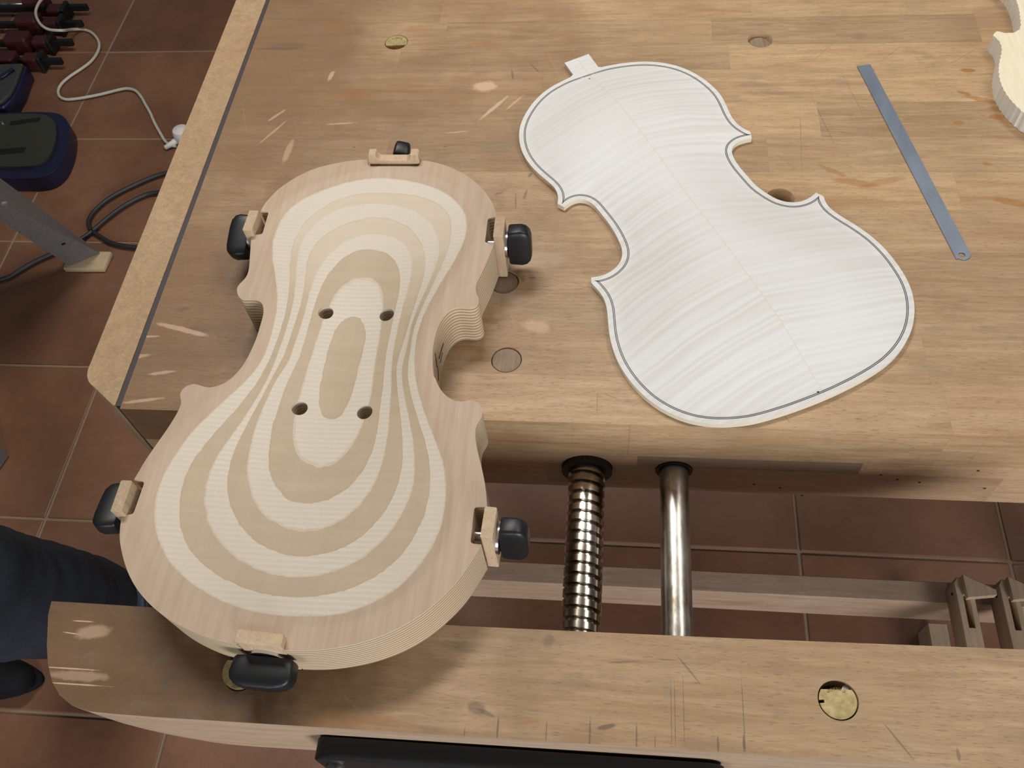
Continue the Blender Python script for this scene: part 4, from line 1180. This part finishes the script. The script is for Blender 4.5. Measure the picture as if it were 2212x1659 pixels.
# blue machine base with slotted tray
bt = [at(*p, -812) for p in ((-140, 250), (0, 244), (95, 242), (128, 246), (146, 262), (150, 285), (143, 325), (126, 360), (104, 378), (80, 384), (0, 385), (-140, 388))]
bt = [tuple(p) for p in smooth_closed(catmull(bt, True, 6.0), 3)]
me_ = np.array(bt).mean(0)
machine = empty('bench_machine', me_[0], me_[1], FLOOR, 'dark blue rounded machine base with a slotted olive tray', 'machine')
shell = solid('shell', bt, FLOOR + 0.3, -812, [M['blue']], machine); sharp(shell); bevel(shell, 9, 3, 50)
ti = [tuple(me_ + (np.array(p) - me_) * np.array([0.90, 0.80])) for p in bt]
ti = [(x - 12, y + 8) for x, y in ti]
tr_ = solid('tray', ti, -811.9, -806, [M['tray']], machine); sharp(tr_); bevel(tr_, 2.5, 2, 50)
for (a, b, w_) in (((22, 267), (86, 258), 7), ((-20, 330), (54, 324), 9)):
    A = np.array(at(*a, -806)); B = np.array(at(*b, -806)); d = (B - A) / np.linalg.norm(B - A); q = np.array([-d[1], d[0]]) * w_
    solid('slot', [tuple(A - q), tuple(B - q), tuple(B + q), tuple(A + q)], -805.9, -805.3, [M['blacksteel']], tr_)
lathe('screw_head', [(5, 0), (4, 3)], (*at(6, 266, -806), -805.9), (0, 0, 1), M['rod'], tr_, 14)

# grey case behind it
gc = [at(*p, -805) for p in ((-120, 146), (0, 139), (56, 137), (50, 152), (38, 185), (24, 210), (4, 228), (-120, 236))]
ge = empty('tool_case', *np.array(gc).mean(0), FLOOR, 'dark grey tool case with a blue edge beside the machine base', 'tool case')
o = solid('case_body', gc, FLOOR + 0.3, -810, [M['blue']], ge); bevel(o, 5, 2)
gm = np.array(gc).mean(0)
o = solid('lid', [tuple(gm + (np.array(p) - gm) * 0.93) for p in gc], -809.9, -800, [M['casegrey']], ge); bevel(o, 3, 2)
A = np.array(at(0, 172, -800)); B = np.array(at(30, 152, -800)); d = (B - A) / np.linalg.norm(B - A); q = np.array([-d[1], d[0]]) * 5
solid('handle', [tuple(A - q), tuple(B - q), tuple(B + q), tuple(A + q)], -799.9, -794, [M['blue']], ge)

# bar clamps lying side by side
pairs = [((72, -8), (113, 8)), ((56, 34), (104, 36)), ((33, 75), (81, 76)), ((4, 118), (60, 114))]
labs = ['red jawed bar clamp on the floor, farthest from the tool case', 'red jawed bar clamp on the floor, second farthest from the tool case', 'red jawed bar clamp on the floor, second nearest the tool case', 'red jawed bar clamp on the floor right beside the tool case']
for (a, b), lab in zip(pairs, labs):
    zt = FLOOR + 45
    A = np.array(at(*a, zt)); B = np.array(at(*b, zt)); d = np.array([1.0, 0.0]); q = np.array([0.0, 1.0])
    e = empty('bar_clamp', A[0], A[1], FLOOR, lab, 'clamp', 'red jawed bar clamps')
    def bx(name, c, lx, ly, z0, z1, mat, bev=2.0): return box(name, c[0] - lx, c[0] + lx, c[1] - ly, c[1] + ly, z0, z1, mat, e, bev)
    bx('bar', (A + B) / 2 - np.array([150, 0]), 260, 5, FLOOR + 14, FLOOR + 30, M['blacksteel'], 1)
    bx('jaw', A, 30, 20, FLOOR + 0.5, zt, M['red'], 6)
    bx('jaw', B, 20, 15, FLOOR + 2, zt - 8, M['red'], 5)
    bx('pad', B + np.array([26, 0]), 6, 20, FLOOR + 1, zt - 4, M['blacksteel'], 3)
    tube('spindle', [(A[0] - 30, A[1], FLOOR + 22), (A[0] - 120, A[1], FLOOR + 22)], 6, M['rod'], e, 12)

# ================================================================== standing person beside the bench (one trouser leg is in view)
def blob(specs, name, mat, parent, voxel, smooth_it=6, loc=None):
    """fuse tapered limbs into one continuous surface"""
    vv = []; ff = []
    for (p, q, r0, r1) in specs:
        p = np.array(p, float); q = np.array(q, float); a = q - p; L = np.linalg.norm(a); a /= L
        e = np.cross(a, [0.13, 0.97, 0.2]); e /= np.linalg.norm(e); g = np.cross(a, e); n = 20
        rings = []
        for s in np.linspace(-1, 0, 6)[:-1]: rings.append((p + a * r0 * s * 0.999, r0 * math.sqrt(max(0.0, 1 - s * s)) + 0.5))
        for s in np.linspace(0, 1, 8): rings.append((p + a * L * s, r0 + (r1 - r0) * s))
        for s in np.linspace(0, 1, 6)[1:]: rings.append((q + a * r1 * s * 0.999, r1 * math.sqrt(max(0.0, 1 - s * s)) + 0.5))
        k = len(vv)
        for c, r in rings:
            for i in range(n): w = 2 * math.pi * i / n; vv.append(tuple(c + r * (e * math.cos(w) + g * math.sin(w))))
        for j in range(len(rings) - 1):
            for i in range(n): ff.append((k + j * n + i, k + j * n + (i + 1) % n, k + (j + 1) * n + (i + 1) % n, k + (j + 1) * n + i))
        ff.append(tuple(k + i for i in range(n))); ff.append(tuple(k + (len(rings) - 1) * n + i for i in range(n)))
    o = mobj(name, vv, ff, mat, parent, loc=loc)
    rm = o.modifiers.new('fuse', 'REMESH'); rm.mode = 'VOXEL'; rm.voxel_size = voxel / 1000.0; rm.use_smooth_shade = True
    sm_ = o.modifiers.new('soften', 'SMOOTH'); sm_.iterations = smooth_it; sm_.factor = 0.5
    dg = bpy.context.evaluated_depsgraph_get(); me = bpy.data.meshes.new_from_object(o.evaluated_get(dg)); o.modifiers.clear(); o.data = me
    if not me.materials: me.materials.append(mat)
    return o


person = empty('person', -770, 300, FLOOR, 'person in dark blue jeans and black shoes standing by the end of the bench', 'person')
AN = [np.array([-748, 396, -800]), np.array([-1000, 300, -800])]
KN = [np.array([-712, 296, -395]), np.array([-905, 190, -395])]
HP = [np.array([-800, 262, 10]), np.array([-810, 112, 10])]
WA = np.array([-815, 187, 130]); CH = np.array([-815, 187, 430]); NK = np.array([-805, 187, 610])
HD0 = np.array([-790, 187, 705]); HD1 = np.array([-785, 187, 775])
SH = [CH + np.array([0, 165, 75]), CH + np.array([0, -165, 75])]
EL = [SH[0] + np.array([-20, 60, -290]), SH[1] + np.array([-20, -60, -290])]
WR = [EL[0] + np.array([40, 15, -250]), EL[1] + np.array([40, -15, -250])]
spec = []
for i in range(2):
    s = 1 if i == 0 else -1
    spec += [(AN[i] + np.array([0, 0, -10]), KN[i], 38, 55), (KN[i], HP[i], 58, 82), (SH[i], EL[i], 46, 38), (EL[i], WR[i], 37, 25), (SH[i] * .6 + NK * .4, SH[i], 55, 48)]
    hb = WR[i] + np.array([5, 0, -45]); spec.append((WR[i], hb, 24, 30)); spec.append((hb + np.array([12, 0, -10]), hb + np.array([-12, 0, -10]), 24, 24))
    for k, ln_ in enumerate((70, 80, 76, 60)):
        fb = hb + np.array([27 - 18 * k, 0, -28]); fm_ = fb + np.array([2, -4 * s, -ln_ * .5]); spec += [(fb, fm_, 9, 8.5), (fm_, fm_ + np.array([-1, -9 * s, -ln_ * .48]), 8.5, 7.5)]
    tb = hb + np.array([24, -6 * s, 12]); spec += [(tb, tb + np.array([22, -12 * s, -32]), 11, 10), (tb + np.array([22, -12 * s, -32]), tb + np.array([24, -16 * s, -60]), 9.5, 8.5)]
spec += [(HP[0], HP[1], 98, 98), ((HP[0] + HP[1]) / 2, WA, 105, 98), (WA, CH, 102, 118), (CH, NK, 112, 62), (NK, HD0, 56, 60), (HD0, HD1, 82, 84), (HD0 + np.array([15, 0, -38]), HD1, 62, 80)]
spec += [(HD0 + np.array([78, 0, 22]), HD0 + np.array([95, 0, -6]), 10, 13), (HD0 + np.array([70, -18, -30]), HD0 + np.array([70, 18, -30]), 9, 9)]
for s in (-1, 1): spec += [(HD0 + np.array([0, 80 * s, 0]), HD0 + np.array([-6, 86 * s, 34]), 12, 16)]
blob(spec, 'body', M['skin'], person, 7.0, 4)
for s in (-1, 1): lathe('eye', [(9, -2), (8, 3), (4, 6)], HD0 + np.array([72, 28 * s, 38]), (1, 0, 0), M['black'], person, 14)
tspec = [(HP[0], HP[1], 112, 112), ((HP[0] + HP[1]) / 2, WA + np.array([0, 0, -20]), 118, 112)]
for i in range(2):
    mid = (AN[i] + KN[i]) / 2
    tspec += [(AN[i] + np.array([0, 0, 52]), mid, 66, 74), (mid, KN[i], 74, 80), (KN[i], HP[i], 82, 106)]
tro = blob(tspec, 'trousers', M['denim'], person, 9.0, 5)
for v in tro.data.vertices:
    co_ = v.co; q = mnoise.noise(Vector((co_.x * 9, co_.y * 9, co_.z * 16))) * 0.006 + mnoise.noise(Vector((co_.x * 26, co_.y * 26, co_.z * 38))) * 0.003
    v.co = co_ + v.normal * q
for i in range(2):
    c = AN[i]; ax3 = KN[i] - AN[i]; ax3 = ax3 / np.linalg.norm(ax3)
    hm = lathe('hem', [(66, -12), (70, -12), (71, 34), (67, 34)], c, ax3, M['hem'], tro, 40)
    lathe('hem_seam', [(71.2, 22), (71.9, 23), (71.2, 24)], c, ax3, M['hem'], hm, 40)
    sp = [(c + np.array([-38, 0, -14]), c + np.array([60, 0, -22]), 36, 33), (c + np.array([60, 4, -22]), c + np.array([128, 6 if i == 0 else -2, -24]), 38, 26), (c + np.array([0, 0, -10]), c + np.array([0, 0, 30]), 42, 46)]
    sh = blob(sp, 'shoe', M['shoe'], person, 5.0, 3)
    for v in sh.data.vertices:
        zz = v.co.z + sh.location.z + person.location.z
        if zz < 0.006: v.co.z += 0.006 - zz
    so = [(c[0] - 76 + 20 * math.sin(math.pi * 0), c[1])]
    so = [(c[0] + 40 + 118 * math.cos(a), c[1] + 3 + (40 - 8 * math.cos(a)) * math.sin(a)) for a in np.linspace(0, 2 * math.pi, 32, endpoint=False)]
    solid('sole', so, FLOOR + 0.4, FLOOR + 12, [M['shoe']], sh)
sspec = [(WA + np.array([0, 0, -60]), CH, 122, 132), (CH, NK + np.array([0, 0, -45]), 126, 78)]
for i in range(2): sspec += [(SH[i] * .6 + NK * .4, SH[i], 64, 60), (SH[i], EL[i], 60, 52), (EL[i], WR[i] * .9 + EL[i] * .1, 50, 38)]
blob(sspec, 'shirt', M['shirt'], person, 9.0, 5)
blob([(HD0 + np.array([-24, 0, 20]), HD1 + np.array([-14, 0, 12]), 84, 86), (HD1 + np.array([-10, 0, 14]), HD1 + np.array([22, 0, 26]), 84, 74)], 'hair', M['hair'], person, 8.0, 3)
